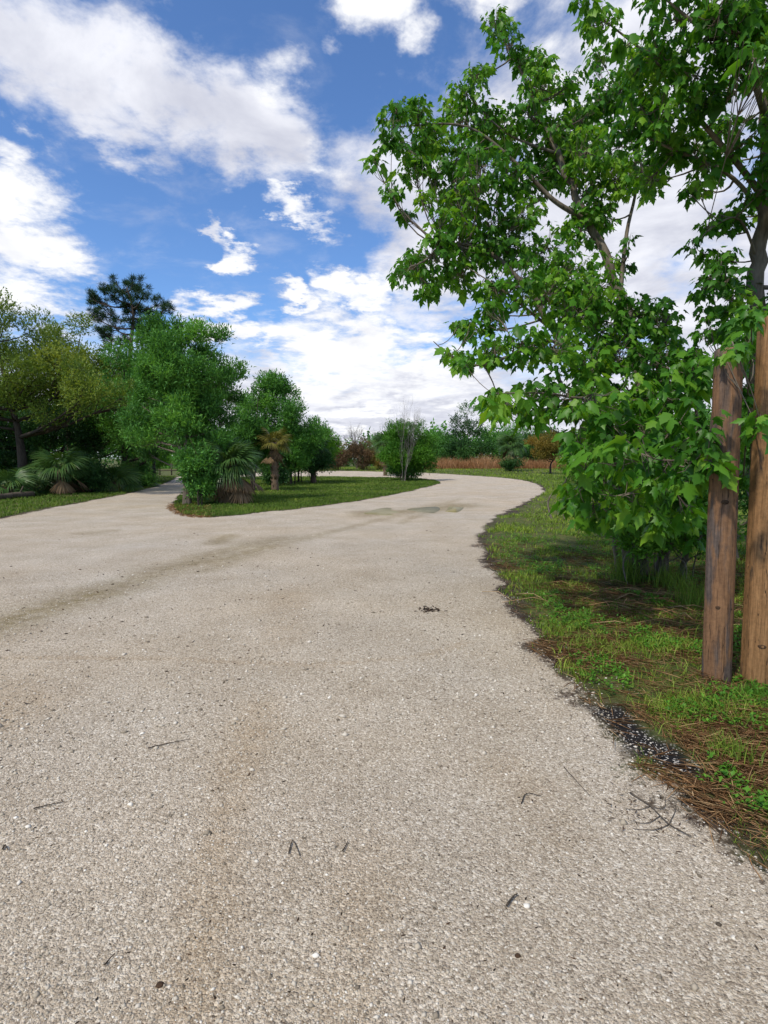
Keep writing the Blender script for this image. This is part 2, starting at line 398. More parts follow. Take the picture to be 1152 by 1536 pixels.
M_postR = post_mat('warm_post_wood', (0.160, 0.080, 0.030), (0.400, 0.225, 0.100), (0.085, 0.060, 0.042), -0.03)
M_knot = bark_mat('knot_wood', (0.022, 0.014, 0.010), (0.120, 0.070, 0.040), 12, 1)
def water_mat():
    m, nt, o = new_mat('puddle_water')
    t = nd(nt, 'ShaderNodeTexCoord'); n = noise(nt, t.outputs['Object'], 3.0, 4)
    col = ramp(nt, n.outputs['Fac'], [(0.3, (0.20, 0.17, 0.08)), (0.7, (0.30, 0.26, 0.14))])
    p = nd(nt, 'ShaderNodeBsdfPrincipled', i_Roughness=0.35, i_IOR=1.12); lk(nt, col, p.inputs['Base Color'])
    n2 = noise(nt, t.outputs['Object'], 9.0, 3)
    b = nd(nt, 'ShaderNodeBump', i_Strength=0.05, i_Distance=0.01); lk(nt, n2.outputs['Fac'], b.inputs['Height']); lk(nt, b.outputs[0], p.inputs['Normal'])
    lk(nt, p.outputs[0], o.inputs['Surface']); return m
M_water = water_mat()

# ---------------------------------------------------------------- ground and road
OUT_PX = [(1152, 1330), (1080, 1262), (1000, 1195), (900, 1090), (830, 1000), (780, 930), (738, 860), (718, 822), (724, 792), (768, 762),
          (803, 746), (816, 736), (802, 725), (762, 717.5), (700, 713), (640, 711), (560, 709.8), (500, 709), (440, 709), (360, 710.5), (300, 712.5), (268, 715)]
OUT_PX2 = [(262, 719), (243, 727), (185, 742), (105, 757), (50, 767), (0, 778), (-110, 798), (-320, 830)]
OUT = [(1.55, -9.0), (1.55, 0.0), (1.48, 1.2)] + [tuple(G(*p)[:2]) for p in OUT_PX] + [tuple(G(*p)[:2]) for p in OUT_PX2] + [(-24, 6), (-24, -9)]
ISL_PX = [(258, 762), (272, 771), (300, 776), (350, 773), (400, 768), (450, 763), (500, 757), (540, 751), (580, 744), (620, 736), (650, 728), (661, 724),
          (650, 720), (620, 717.5), (560, 716), (500, 715), (440, 715), (380, 715.5), (320, 717.5), (290, 721), (276, 735), (262, 752)]
ISL = [tuple(G(*p)[:2]) for p in ISL_PX]
def poly_sd(P, poly):
    poly = np.asarray(poly, float); x, y = P[:, 0], P[:, 1]
    d = np.full(len(P), 1e9); ins = np.zeros(len(P), bool)
    for i in range(len(poly)):
        a, b = poly[i], poly[(i + 1) % len(poly)]
        e = b - a; w0, w1 = x - a[0], y - a[1]
        t = np.clip((w0 * e[0] + w1 * e[1]) / (e @ e), 0, 1)
        d = np.minimum(d, np.hypot(w0 - t * e[0], w1 - t * e[1]))
        c = ((a[1] > y) != (b[1] > y)) & (x < (b[0] - a[0]) * (y - a[1]) / (b[1] - a[1] + 1e-12) + a[0])
        ins ^= c
    return np.where(ins, -d, d)
OUT_S = smooth_path(OUT + [OUT[0]], 4)[:-1]; ISL_S = smooth_path(ISL + [ISL[0]], 4)[:-1]
def road_sd(P):
    P = np.asarray(P, float)
    a = poly_sd(P, OUT_S); b = poly_sd(P, ISL_S)
    s = np.maximum(a, -b)
    r = np.hypot(P[:, 0], P[:, 1])
    return s + 0.30 * vnoise(P[:, 0] * 1.9, P[:, 1] * 1.9) + 0.13 * vnoise(P[:, 0] * 6 + 9, P[:, 1] * 6)
PUD = [G(603, 768), G(667, 764), G(510, 796)]
def ground_z(P, sd=None):
    P = np.asarray(P, float); x, y = P[:, 0], P[:, 1]
    if sd is None: sd = road_sd(P)
    z = 0.030 * vnoise(x * 0.7, y * 0.7) * sm(-sd, 0, 0.5) + 0.012 * vnoise(x * 2.3, y * 2.3)
    for c, rad in zip(PUD, (2.4, 1.5, 0.9)):
        q = np.hypot(x - c[0], (y - c[1]) * 0.8); z = z * (0.30 + 0.70 * sm(q, rad * 0.7, rad * 1.6)) + (sm(q, rad * 0.3, rad * 1.3) - 1) * 0.008
    z += sm(sd, 0.0, 0.7) * (0.012 + 0.06 * vnoise(x * 0.9 + 4, y * 0.9) + 0.035 * vnoise(x * 3.1, y * 3.1 + 7))
    z += 0.010 * vnoise(x * 9, y * 9) * sm(np.hypot(x, y), 22, 12) * sm(sd, -0.3, 0.2)
    z += sm(y, 58, 78) * 0.35 * sm(x, -20, 0) + sm(np.hypot(x, y), 150, 900) * 3.0
    return z
def gz(x, y): return float(ground_z(np.array([[x, y]]))[0])
def poly_dist(P, pts):
    d = np.full(len(P), 1e9)
    for a, b in zip(pts[:-1], pts[1:]):
        a = np.asarray(a)[:2]; b = np.asarray(b)[:2]; e = b - a
        t = np.clip(((P[:, 0] - a[0]) * e[0] + (P[:, 1] - a[1]) * e[1]) / (e @ e), 0, 1)
        d = np.minimum(d, np.hypot(P[:, 0] - a[0] - t * e[0], P[:, 1] - a[1] - t * e[1]))
    return d
fa = np.radians(np.linspace(-52, 52, 281)); ba = np.radians(np.linspace(52, 308, 75))[1:-1]
ANG = np.concatenate((fa, ba)); NA = len(ANG)
RAD = np.concatenate((0.4 * 1.0155 ** np.arange(366), 115 * 1.14 ** np.arange(1, 25)))
NR = len(RAD)
gx = (RAD[:, None] * np.sin(ANG)[None]).ravel(); gy = (RAD[:, None] * np.cos(ANG)[None]).ravel()
GP = np.stack((gx, gy), -1); GP = np.vstack((GP, [[0, 0]]))
SDV = road_sd(GP); GZ = ground_z(GP, SDV)
BLACK = [G(915, 1072)[:2], G(940, 1090)[:2], G(985, 1130)[:2], G(1015, 1150)[:2]]
olive = np.zeros(len(GP)); tan = np.zeros(len(GP))
def stain(acc, px, w, s=1.0):
    d = poly_dist(GP, [G(*p) for p in px]); jit = 1 + 0.9 * vnoise(GP[:, 0] * 1.3 + 3, GP[:, 1] * 1.3)
    np.maximum(acc, s * sm(d / jit, w * 1.5, 0.0), out=acc)
stain(olive, [(-40, 950), (60, 915), (150, 890)], 0.42, 0.95)
stain(olive, [(60, 915), (180, 880), (250, 855), (330, 828), (420, 808)], 0.50, 0.7)
stain(olive, [(260, 850), (330, 840), (400, 820)], 0.40, 0.8)
stain(olive, [(320, 815), (345, 802)], 0.25, 0.8)
stain(olive, [(300, 858), (420, 816), (520, 792), (600, 772)], 0.24, 0.55)
stain(olive, [(130, 800), (170, 796)], 0.25, 0.5)
stain(olive, [(560, 770), (640, 764), (685, 758)], 0.9, 0.95)
stain(olive, [(600, 785), (650, 762), (690, 748)], 0.22, 0.5)
stain(tan, [(0, 985), (140, 985), (300, 992), (480, 1000), (640, 985), (700, 965)], 0.05, 1.0)
stain(tan, [(390, 1060), (350, 1170), (320, 1300), (290, 1500)], 0.13, 1.0)
stain(tan, [(-40, 1090), (20, 1060)], 0.35, 1.0)
stain(tan, [(440, 880), (430, 960)], 0.25, 0.6)
stain(tan, [(560, 1300), (520, 1536)], 0.16, 0.7)
stain(tan, [(760, 1150), (840, 1250)], 0.15, 0.5)
stain(tan, [(700, 740), (770, 745)], 1.2, 0.6)
i = np.arange(NR - 1)[:, None] * NA; j = np.arange(NA)[None]; j2 = (j + 1) % NA
QF = np.stack((i + j, i + NA + j, i + NA + j2, i + j2), -1).reshape(-1, 4)
QF = QF[:, ::-1]
cs = SDV[QF].mean(1)
TF = np.stack((np.full(NA, NR * NA), np.arange(NA), (np.arange(NA) + 1) % NA), -1)[:, ::-1]
V3 = np.column_stack((GP, GZ))
def sub_surface(name, quads, tris):
    ids = np.unique(np.concatenate((quads.ravel(), tris.ravel()))); remap = np.full(len(V3), -1); remap[ids] = np.arange(len(ids))
    b = Buf(); fl = [remap[quads]]
    if len(tris): fl.append(remap[tris])
    b.add(V3[ids], fl)
    me = b.mesh(name, M_site, True, dict(sd=SDV[ids], black=sm(poly_dist(GP[ids], BLACK) + 0.12 * vnoise(GP[ids][:, 0] * 7, GP[ids][:, 1] * 7), 0.20, 0.05), olive=olive[ids], tan=tan[ids]))
    return tag(link(name, me), kind='structure')
sub_surface('gravel_road', QF[cs < 0], TF)
sub_surface('ground', QF[cs >= 0], np.zeros((0, 3), int))

# puddles in the far bend
def puddle(px, name='puddle'):
    P = smooth_path([G(*p) for p in px] + [G(*px[0])], 5)[:-1]
    zs = ground_z(P[:, :2]); z = -0.0065
    P = P.copy(); P[:, 2] = z
    n = len(P); c = P.mean(0)
    b = Buf(); V = np.vstack((P, P - (0, 0, 0.05), [c]))
    k = np.arange(n); k2 = (k + 1) % n
    b.add(V, [np.stack((k, k2, np.full(n, 2 * n)), -1), np.stack((k2, k, k + n, k2 + n), -1)])
    return tag(link(name, b.mesh(name, M_water, False)), kind='structure')
puddle([(545, 769), (572, 762), (610, 760), (650, 759), (660, 764), (640, 773), (600, 779), (560, 776)])
puddle([(668, 767), (676, 758), (688, 755), (696, 760), (686, 768)])


# ---------------------------------------------------------------- scattering
def scatter(n, a0, a1, r0, r1, test):
    """points spread over a sector round the viewpoint, thinning with distance"""
    out = []; got = 0
    while got < n:
        k = n * 3
        a = np.radians(rs.uniform(a0, a1, k)); r = np.exp(rs.uniform(math.log(r0), math.log(r1), k))
        P = np.stack((r * np.sin(a), r * np.cos(a)), -1)
        P = P[test(P)]; out.append(P); got += len(P)
        if len(P) < k * 0.004: break
    P = np.concatenate(out)[:n]
    return P
BL_F = [np.array([[0, 1, 3, 2]]), np.array([[2, 3, 4]])]
def blades(buf, P, h, w, lean, tint, z=None):
    n = len(P); az = rs.uniform(0, 2 * math.pi, n); ld = rs.uniform(0, 2 * math.pi, n)
    if z is None: z = ground_z(P) - 0.004
    h = np.broadcast_to(h, (n,)); w = np.broadcast_to(w, (n,)); lean = np.broadcast_to(lean, (n,))
    s = np.stack((np.cos(az), np.sin(az), np.zeros(n)), -1) * (w / 2)[:, None]
    l = np.stack((np.cos(ld), np.sin(ld), np.zeros(n)), -1)
    b0 = np.column_stack((P, z))
    up = np.array((0, 0, 1.0))
    m = b0 + up * (h * 0.55)[:, None] + l * (h * lean * 0.30)[:, None]
    t = b0 + up * (h * np.sqrt(np.clip(1 - lean ** 2 * 0.5, 0.1, 1)))[:, None] + l * (h * lean * 0.95)[:, None]
    V = np.stack((b0 - s, b0 + s, m - s * 0.8, m + s * 0.8, t), 1)
    o = (np.arange(n) * 5)[:, None]
    buf.add(V.reshape(-1, 3), [o + BL_F[0], o + BL_F[1]], np.repeat(tint, 5))
LANCE_V = np.array([(0, 0, 0), (0.5, 0.45, 0.06), (0, 1, -0.08), (-0.5, 0.45, 0.06)]); LANCE_F = np.array([(0, 1, 2), (0, 2, 3)])
def stuff(name, buf, mat): return tag(link(name, buf.mesh(name, mat)), kind='stuff')
def rnorm(n): return unit(rs.normal(size=(n, 3)))

right_of = lambda P: P[:, 0] > 0.2
# loose shell gravel
OCT_V = np.array([(1, 0, 0), (-1, 0, 0), (0, 1, 0), (0, -1, 0), (0, 0, 1), (0, 0, -1)], float); OCT_F = np.array([(0, 2, 4), (2, 1, 4), (1, 3, 4), (3, 0, 4), (2, 0, 5), (1, 2, 5), (3, 1, 5), (0, 3, 5)])
b = Buf()
P = scatter(52000, -44, 44, 1.25, 9.0, lambda P: road_sd(P) < 0.10)
n = len(P); d = np.hypot(P[:, 0], P[:, 1])
s = np.exp(rs.normal(math.log(0.0031), 0.46, n)) * np.clip(d / 2.4, 0.9, 1.6)
S3 = np.stack((s * rs.uniform(0.8, 1.5, n), s * rs.uniform(0.7, 1.2, n), s * rs.uniform(0.35, 0.75, n)), -1)
inst(b, OCT_V, OCT_F, np.column_stack((P, ground_z(P) + S3[:, 2] * 0.3)), frames(unit(np.column_stack((rs.normal(size=(n, 2)), rs.normal(size=n) * 0.25))), np.array((0.05, 0.02, 1.0))), S3, np.clip(rs.normal(0.50, 0.20, n), 0, 1))
stuff('loose_gravel', b, M_gravel)
# dark bits of bark and needle on the road
b = Buf()
P = scatter(1300, -42, 42, 1.4, 14, lambda P: road_sd(P) < 0.0)
n = len(P); d = np.hypot(P[:, 0], P[:, 1])
L = np.exp(rs.normal(math.log(0.0062), 0.50, n)) * np.clip(d / 2.6, 0.9, 2.4)
L = np.minimum(L, 0.011 * np.clip(d / 2.6, 1, 2.4)); S3 = np.stack((L * rs.uniform(0.10, 0.45, n), L, L * rs.uniform(0.1, 0.35, n)), -1)
inst(b, OCT_V, OCT_F, np.column_stack((P, ground_z(P) + S3[:, 2] * 0.5)), frames(unit(np.column_stack((rs.normal(size=(n, 2)), rs.normal(size=n) * 0.2))), np.array((0, 0.02, 1.0))), S3, rs.uniform(0, 0.9, n))
stuff('bark_litter', b, M_litter)

# right-hand verge: grass, weeds, straw
rv = lambda P: right_of(P) & (P[:, 0] < 12)
b = Buf()
def t_grass(P):
    s = road_sd(P); g = vnoise(P[:, 0] * 1.7, P[:, 1] * 1.7) + 0.5 * vnoise(P[:, 0] * 5, P[:, 1] * 5)
    return rv(P) & (s > 0.04) & ((poly_dist(P, BLACK) > 0.13) | (rs.rand(len(P)) < 0.25)) & (rs.rand(len(P)) < (0.06 + sm(s + 0.35 * g, 0.05, 0.5)) * (0.10 + 1.5 * sm(g, -0.12, 0.38)))
P = scatter(52000, 4, 50, 1.7, 30, t_grass); n = len(P); d = np.hypot(P[:, 0], P[:, 1]); tl = vnoise(P[:, 0] * 0.8 + 2, P[:, 1] * 0.8)
blades(b, P, rs.uniform(0.03, 0.095, n) * np.clip(1 + tl, 0.5, 1.6), np.clip(0.0040 * d / 3.0, 0.0035, 0.03), rs.uniform(0.2, 1.1, n), np.clip(0.56 + 0.5 * tl + rs.normal(0, 0.24, n), 0, 1))
stuff('verge_grass', b, M_grass)
b = Buf()
def t_weed(P):
    s = road_sd(P); g = vnoise(P[:, 0] * 2.6 + 20, P[:, 1] * 2.6) + 0.5 * vnoise(P[:, 0] * 7, P[:, 1] * 7 + 3)
    return rv(P) & (s > 0.08) & (poly_dist(P, BLACK) > 0.15) & (rs.rand(len(P)) < sm(s, 0.05, 0.6) * sm(g, -0.02, 0.32))
P = scatter(7500, 4, 50, 1.7, 13, t_weed); n = len(P)
k = 6; PP = np.repeat(np.column_stack((P, ground_z(P))), k, 0); N = len(PP)
dirs = unit(np.column_stack((rs.normal(size=(N, 2)), rs.uniform(0.0, 1.1, N))))
PP = PP + np.column_stack((rs.normal(0, 0.012, (N, 2)), rs.uniform(0.005, 0.055, N)))
sz = rs.uniform(0.012, 0.036, N)
inst(b, LANCE_V, LANCE_F, PP, frames(dirs, np.array((0.0, 0.03, 1.0))), np.stack((sz * 0.62, sz, sz), -1), np.clip(np.repeat(rs.uniform(0.2, 0.9, n), k) + rs.normal(0, 0.12, N), 0, 1))
stuff('verge_weeds', b, M_fresh)
b = Buf()
def t_straw(P):
    s = road_sd(P); g = vnoise(P[:, 0] * 1.3 + 40, P[:, 1] * 1.3) + 0.6 * vnoise(P[:, 0] * 4, P[:, 1] * 4 + 13)
    return rv(P) & (s > 0.0) & ((poly_dist(P, BLACK) > 0.12) | (rs.rand(len(P)) < 0.15)) & (rs.rand(len(P)) < (0.25 + 1.2 * sm(g, -0.15, 0.25)) * (0.45 + sm(P[:, 0], 1.4, 2.4)))
P = scatter(25000, 4, 50, 1.7, 11, t_straw); n = len(P)
az = rs.normal(math.radians(-38), 0.75, n); L = rs.uniform(0.06, 0.26, n)
dirs = np.stack((np.cos(az), np.sin(az), rs.normal(0, 0.10, n)), -1)
w = rs.uniform(0.0022, 0.0055, n)
inst(b, LANCE_V, LANCE_F, np.column_stack((P, ground_z(P) + rs.uniform(0.006, 0.035, n))), frames(dirs, unit(np.column_stack((rs.normal(0, 0.3, (n, 2)), np.ones(n))))), np.stack((w, L, L * 0.3), -1), np.clip(rs.normal(0.45, 0.28, n), 0, 1))
stuff('pine_straw', b, M_straw)
# white shell bits in the black soil by the road edge
b = Buf()
P = scatter(700, 8, 45, 1.8, 10, lambda P: rv(P) & (road_sd(P) > 0.0) & (road_sd(P) < 0.4) & (vnoise(P[:, 0] * 2, P[:, 1] * 2) > -0.05)); n = len(P)
s = np.exp(rs.normal(math.log(0.0035), 0.5, n)); S3 = np.stack((s * 1.3, s, s * 0.5), -1)
inst(b, OCT_V, OCT_F, np.column_stack((P, ground_z(P) + s * 0.3)), frames(unit(np.column_stack((rs.normal(size=(n, 2)), rs.normal(size=n) * 0.2))), np.array((0.05, 0.02, 1.0))), S3, np.clip(rs.normal(0.8, 0.15, n), 0, 1))
stuff('shell_bits', b, M_gravel)
# island lawn, left verge, far verge
b = Buf()
P = scatter(60000, -34, 8, 14.5, 62, lambda P: (poly_sd(P, ISL_S) < 0) & (road_sd(P) > 0.05)); n = len(P); d = np.hypot(P[:, 0], P[:, 1]); tl = vnoise(P[:, 0] * 0.5, P[:, 1] * 0.5) + 0.6 * vnoise(P[:, 0] * 1.7, P[:, 1] * 1.7)
blades(b, P, rs.uniform(0.04, 0.11, n), 0.0011 * d, rs.uniform(0.2, 1.0, n), np.clip(0.45 + 0.6 * tl + rs.normal(0, 0.2, n), 0, 1))
stuff('island_grass', b, M_lawn)
b = Buf()
P = scatter(26000, -50, -20, 14, 60, lambda P: (poly_sd(P, OUT_S) > 0.1) & (poly_sd(P, OUT_S) < 6)); n = len(P); d = np.hypot(P[:, 0], P[:, 1]); tl = vnoise(P[:, 0] * 0.5, P[:, 1] * 0.5)
blades(b, P, rs.uniform(0.04, 0.13, n), 0.0011 * d, rs.uniform(0.2, 1.0, n), np.clip(0.42 + 0.6 * tl + rs.normal(0, 0.22, n), 0, 1))
stuff('woodland_edge_grass', b, M_lawn)
b = Buf()
P = scatter(30000, -12, 34, 26, 105, lambda P: (poly_sd(P, OUT_S) > 0.1) & (P[:, 0] > -8)); n = len(P); d = np.hypot(P[:, 0], P[:, 1]); tl = vnoise(P[:, 0] * 0.4, P[:, 1] * 0.4)
blades(b, P, rs.uniform(0.06, 0.2, n), 0.0011 * d, rs.uniform(0.2, 1.0, n), np.clip(0.5 + 0.6 * tl + rs.normal(0, 0.2, n), 0, 1))
stuff('far_verge_grass', b, M_grass)
b = Buf()
P = np.column_stack((rs.uniform(3, 38, 22000), rs.uniform(78, 92, 22000))); n = len(P)
tl = vnoise(P[:, 0] * 0.35, P[:, 1] * 0.2) + 0.5 * vnoise(P[:, 0] * 1.3, P[:, 1] * 0.8)
blades(b, P, rs.uniform(0.5, 1.9, n) * (1 + 0.8 * tl), rs.uniform(0.02, 0.07, n), rs.uniform(0.2, 1.1, n), np.clip(0.5 + 0.5 * tl + rs.normal(0, 0.22, n), 0, 1))
stuff('red_sedge', b, M_sedge)
b = Buf()
P = scatter(1800, -26, -17, 14.6, 22, lambda P: (poly_sd(P, ISL_S) < 0.15) & (P[:, 0] < -4.8) & (rs.rand(len(P)) < sm(poly_sd(P, ISL_S), -2.2, 0))); n = len(P)
az = rs.uniform(0, 6.28, n); L = rs.uniform(0.05, 0.16, n); dirs = np.stack((np.cos(az), np.sin(az), rs.normal(0, 0.3, n)), -1)
inst(b, LANCE_V, LANCE_F, np.column_stack((P, ground_z(P) + rs.uniform(0.005, 0.02, n))), frames(dirs, np.array((0.1, 0, 1.0))), np.stack((L * 0.2, L, L), -1), rs.uniform(0.0, 0.8, n))
stuff('leaf_litter', b, M_straw)

# ---------------------------------------------------------------- trees
def rect_ell(x0, y0, x1, y1, Y, depth=0.9):
    c = at((x0 + x1) / 2, (y0 + y1) / 2, Y); k = Y / FPX
    rx, rz = (x1 - x0) / 2 * k, (y1 - y0) / 2 * k
    return (c, np.array((rx, rx * depth, rz)))
def crown_leaves(buf, clumps, n, size, width, up=0.1, tintshift=0.0, per=7, spread=0.5, tintvar=0.30):
    n = int(n * 1.45); size = size * 1.38; spread = spread * 0.75
    cs = np.array([c for c, r in clumps]); cr = np.array([r for c, r in clumps])
    w = cr[:, 0] * cr[:, 2]; w = w / w.sum()
    nt_ = max(1, n // per)
    k = rs.choice(len(clumps), nt_, p=w)
    dirs = rnorm(nt_); rad = rs.uniform(0.35, 1.0, nt_) ** 0.6
    tips = cs[k] + dirs * cr[k] * rad[:, None]
    ct = rs.normal(0, tintvar, len(clumps))
    kk = np.repeat(np.arange(nt_), per); N = len(kk)
    sdir = unit(dirs * 0.7 + rs.normal(0, 0.45, (nt_, 3)) + np.array((0, 0, 0.15 + up)))
    tt = np.tile(np.linspace(-1.2, 2.0, per), nt_)[:, None] * size * rs.uniform(0.6, 1.1, nt_)[kk][:, None]
    pos = tips[kk] + sdir[kk] * tt + rs.normal(0, size * spread * 0.55, (N, 3))
    ld = unit(sdir[kk] * 0.75 + rs.normal(0, 0.55, (N, 3)) + np.array((0, 0, up * 0.6)))
    sz = size * rs.uniform(0.6, 1.3, N)
    inst(buf, LANCE_V, LANCE_F, pos, frames(ld, unit(rs.normal(0, 0.6, (N, 3)) + np.array((0, 0, 1.0)))), np.stack((sz * width, sz, sz), -1),
         np.clip(0.45 + tintshift + ct[k][kk] + rs.normal(0, 0.16, N), 0, 1))
def clump_up(ells, n, r0, r1, shell=0.45):
    out = []; vol = np.array([r.prod() for c, r in ells]); vol = vol / vol.sum()
    for q in range(n):
        c, r = ells[rs.choice(len(ells), p=vol)]
        d = rnorm(1)[0]; rad = rs.uniform(shell, 1.0) ** 0.7
        rr = rs.uniform(r0, r1)
        p = c + d * np.maximum(r - rr * 0.7, 0.05) * rad
        out.append((p, np.array((rr, rr, rr * rs.uniform(0.6, 0.95)))))
    return out
def make_tree(name, label, cat, base, ells, mat, bark, n_clump=26, cr=(0.5, 0.9), n_leaf=9000, size=0.1, width=0.4, trunk_r=0.12, stems=1, group=None, up=0.1, per=7, shell=0.4, limbs=True, tintshift=0.0, tintvar=0.22, stem_spread=0.5):
    base = np.array((base[0], base[1], gz(base[0], base[1])))
    root = thing(name, label, cat, base, group)
    cl = clump_up(ells, n_clump, *cr, shell=shell)
    top = max(ells, key=lambda e: e[0][2])[0]
    tb = Buf(); nodes = []
    for s in range(stems):
        off = np.array((rs.normal(0, stem_spread * 0.25), rs.normal(0, stem_spread * 0.25), 0)) if stems > 1 else np.zeros(3)
        e = ells[s % len(ells)]; tp = e[0] + np.array((0, 0, e[1][2] * 0.6)) + (rs.normal(0, 1, 3) * e[1] * 0.35 if stems > 1 else 0)
        mid = (base + off) * 0.5 + tp * 0.5 + np.array((rs.normal(0, 0.06), rs.normal(0, 0.06), 0)) * np.linalg.norm(tp - base)
        path = smooth_path([base + off - (0, 0, 0.15), base + off * 1.2 + (0, 0, 0.25 * (tp[2] - base[2])), mid, tp], 5)
        r = trunk_r * np.linspace(1, 0.18, len(path)); r[0] *= 1.35
        tube(tb, path - base, r, 8); nodes.append(np.column_stack((path, r)))
    nodes = np.vstack(nodes)
    if limbs:
        for c, r in cl:
            dd = np.linalg.norm(nodes[:, :3] - c, axis=1) + 2.0 * np.maximum(nodes[:, 2] - c[2] + 0.3 * np.linalg.norm(nodes[:, :3] - c, axis=1), 0)
            q = nodes[np.argmin(dd)]; L = np.linalg.norm(c - q[:3])
            path = curve(q[:3], c, np.array((rs.normal(0, .07), rs.normal(0, .07), -0.06)) * L, 5)
            rr = min(q[3] * 0.6, 0.012 + 0.018 * L); tube(tb, path - base, np.linspace(rr, rr * 0.25, 5), 5)
            for _ in range(3):
                e = c + rnorm(1)[0] * r * 0.9
                tube(tb, curve(path[3], e, rs.normal(0, .05, 3) * L, 3) - base, np.linspace(rr * 0.4, rr * 0.1, 3), 4, cap=False)
    link('trunk', tb.mesh('trunk', bark, True), root)
    lb = Buf(); crown_leaves(lb, [(c - base, r) for c, r in cl], n_leaf, size, width, up, tintshift, per, tintvar=tintvar)
    link('crown', lb.mesh('crown', mat), root)
    return root

def bare_tree(name, label, base, H, spread, r, mat, seed, depth=4, stems=3, group=None):
    base = np.array((base[0], base[1], gz(base[0], base[1]))); root = thing(name, label, 'tree', base, group)
    R = np.random.RandomState(seed); b = Buf(); tw = Buf()
    def grow(p, d, L, rad, lv):
        q = p + unit(d + R.normal(0, 0.08, 3)) * L
        tube(b if lv < 2 else tw, curve(p, q, R.normal(0, 0.04, 3) * L, 4), np.linspace(rad, rad * 0.6, 4), 5 if lv < 2 else 3, cap=False)
        if lv >= depth: return
        for _ in range(3 if lv else 4):
            t = R.uniform(0.45, 1.0); nd_ = unit(d + R.normal(0, 0.42, 3) * spread + np.array((0, 0, 0.25)))
            grow(p + (q - p) * t, nd_, L * R.uniform(0.55, 0.8), rad * 0.58, lv + 1)
    for s in range(stems):
        d = unit(np.array((R.normal(0, 0.3), R.normal(0, 0.3), 1.0)))
        grow(np.array((R.normal(0, 0.15), R.normal(0, 0.15), -0.1)), d, H * 0.36, r, 0)
    link('trunk', b.mesh('trunk', mat, True), root); link('twigs', tw.mesh('twigs', mat), root)
    return root

# fan palms -------------------------------------------------------
def frond_mesh(name, mat, n=36, arc=118, petiole=0.40, L=0.60, droop=0.35, fold=0.012, seed=0, narrow=0.62):
    R = np.random.RandomState(seed); b = Buf()
    tube(b, [(0, 0, 0), (0, petiole * 0.5, 0.01), (0, petiole, -0.01)], [0.016, 0.012, 0.008], 4, 0.75)
    for a in np.linspace(-arc, arc, n):
        a = math.radians(a + R.normal(0, 2)); l = L * (0.72 + 0.28 * math.cos(a * 0.8)) * R.uniform(0.9, 1.05)
        d = np.array((math.sin(a), math.cos(a), 0)); s = np.array((math.cos(a), -math.sin(a), 0)) * 0.028 * narrow
        p0 = np.array((0, petiole, -0.01)); zf = -abs(math.sin(a)) * 0.10
        def pt(t): return p0 + d * l * t + np.array((0, 0, zf * t - droop * l * t ** 2.4))
        up = np.array((0, 0, fold))
        V = [p0, pt(0.5) - s, pt(0.5) + up, pt(0.5) + s, pt(0.82) - s * 0.6 - (0, 0, .01), pt(0.82) + s * 0.6 - (0, 0, .01), pt(1.0) - (0, 0, droop * 0.12)]
        b.add(V, [np.array([(0, 1, 2), (0, 2, 3), (1, 4, 2), (2, 5, 3), (2, 4, 5), (4, 6, 5)])], 0.45 + R.normal(0, 0.16))
    return b.mesh(name, mat)
FRONDS = [frond_mesh('frond', M_frond, seed=s, droop=0.35 + 0.18 * s) for s in range(3)]
FRONDS_Y = [frond_mesh('frond', M_frondy, seed=s + 5, droop=0.45) for s in range(2)]
DEADS = [frond_mesh('dead_frond', M_deadf, n=20, arc=48, seed=s + 9, droop=0.1, L=0.6, narrow=0.8) for s in range(2)]
def place_frond(me, name, root, pos, d, up, scale):
    o = link(name, me, root); R = frames(np.array([d]), np.array([up]))[0]
    m = Matrix([[R[r][c] * scale for c in range(3)] + [pos[r]] for r in range(3)] + [[0, 0, 0, 1]])
    o.matrix_basis = m; return o
def palm(name, label, base, trunk_h, trunk_r, n_f, n_dead, L, meshes=FRONDS, group=None, low=-0.25, dead_L=None, tilt=(0, 0)):
    base = np.array((base[0], base[1], gz(base[0], base[1]))); root = thing(name, label, 'palm', base, group)
    b = Buf(); k = 12; t = np.linspace(0, 1, k)
    path = np.stack((tilt[0] * t ** 1.5, tilt[1] * t ** 1.5, -0.1 + (trunk_h + 0.1) * t), -1)
    tube(b, path, trunk_r * (1.15 - 0.25 * t + rs.normal(0, 0.05, k)), 10)
    topp = path[-1]
    for q in range(int(14 + trunk_h * 12)):                # old leaf bases clasping the trunk
        tt = rs.uniform(0.15, 1.0); a = rs.uniform(0, 6.28); o = np.array((math.cos(a), math.sin(a), 0)); p = path[int(tt * (k - 1))] + o * trunk_r * 0.85
        tube(b, [p, p + o * 0.06 + (0, 0, 0.14), p + o * 0.13 + (0, 0, 0.24)], [0.045, 0.03, 0.012], 4)
    link('trunk', b.mesh('trunk', M_barkpalm, False), root)
    for q in range(n_f):
        a = q * 2.39996 + rs.normal(0, 0.2); e = low + (1.25 - low) * ((q + 0.5) / n_f) ** 0.9
        d = np.array((math.cos(a) * math.cos(e), math.sin(a) * math.cos(e), math.sin(e)))
        place_frond(meshes[q % len(meshes)], 'frond', root, topp, d, (0.02, 0.01, 1.0), L * rs.uniform(0.85, 1.1))
    for q in range(n_dead):
        a = q * 2.39996 + 1.0; e = -rs.uniform(0.6, 1.4)
        d = np.array((math.cos(a) * math.cos(e), math.sin(a) * math.cos(e), math.sin(e))); o = np.array((math.cos(a), math.sin(a), 0))
        place_frond(DEADS[q % 2], 'dead_frond', root, topp + o * trunk_r * 0.8 - (0, 0, rs.uniform(0, 0.25) * trunk_h), d, o + (0.0, 0.0, 0.3), (dead_L or L * 0.85) * rs.uniform(0.8, 1.1))
    return root

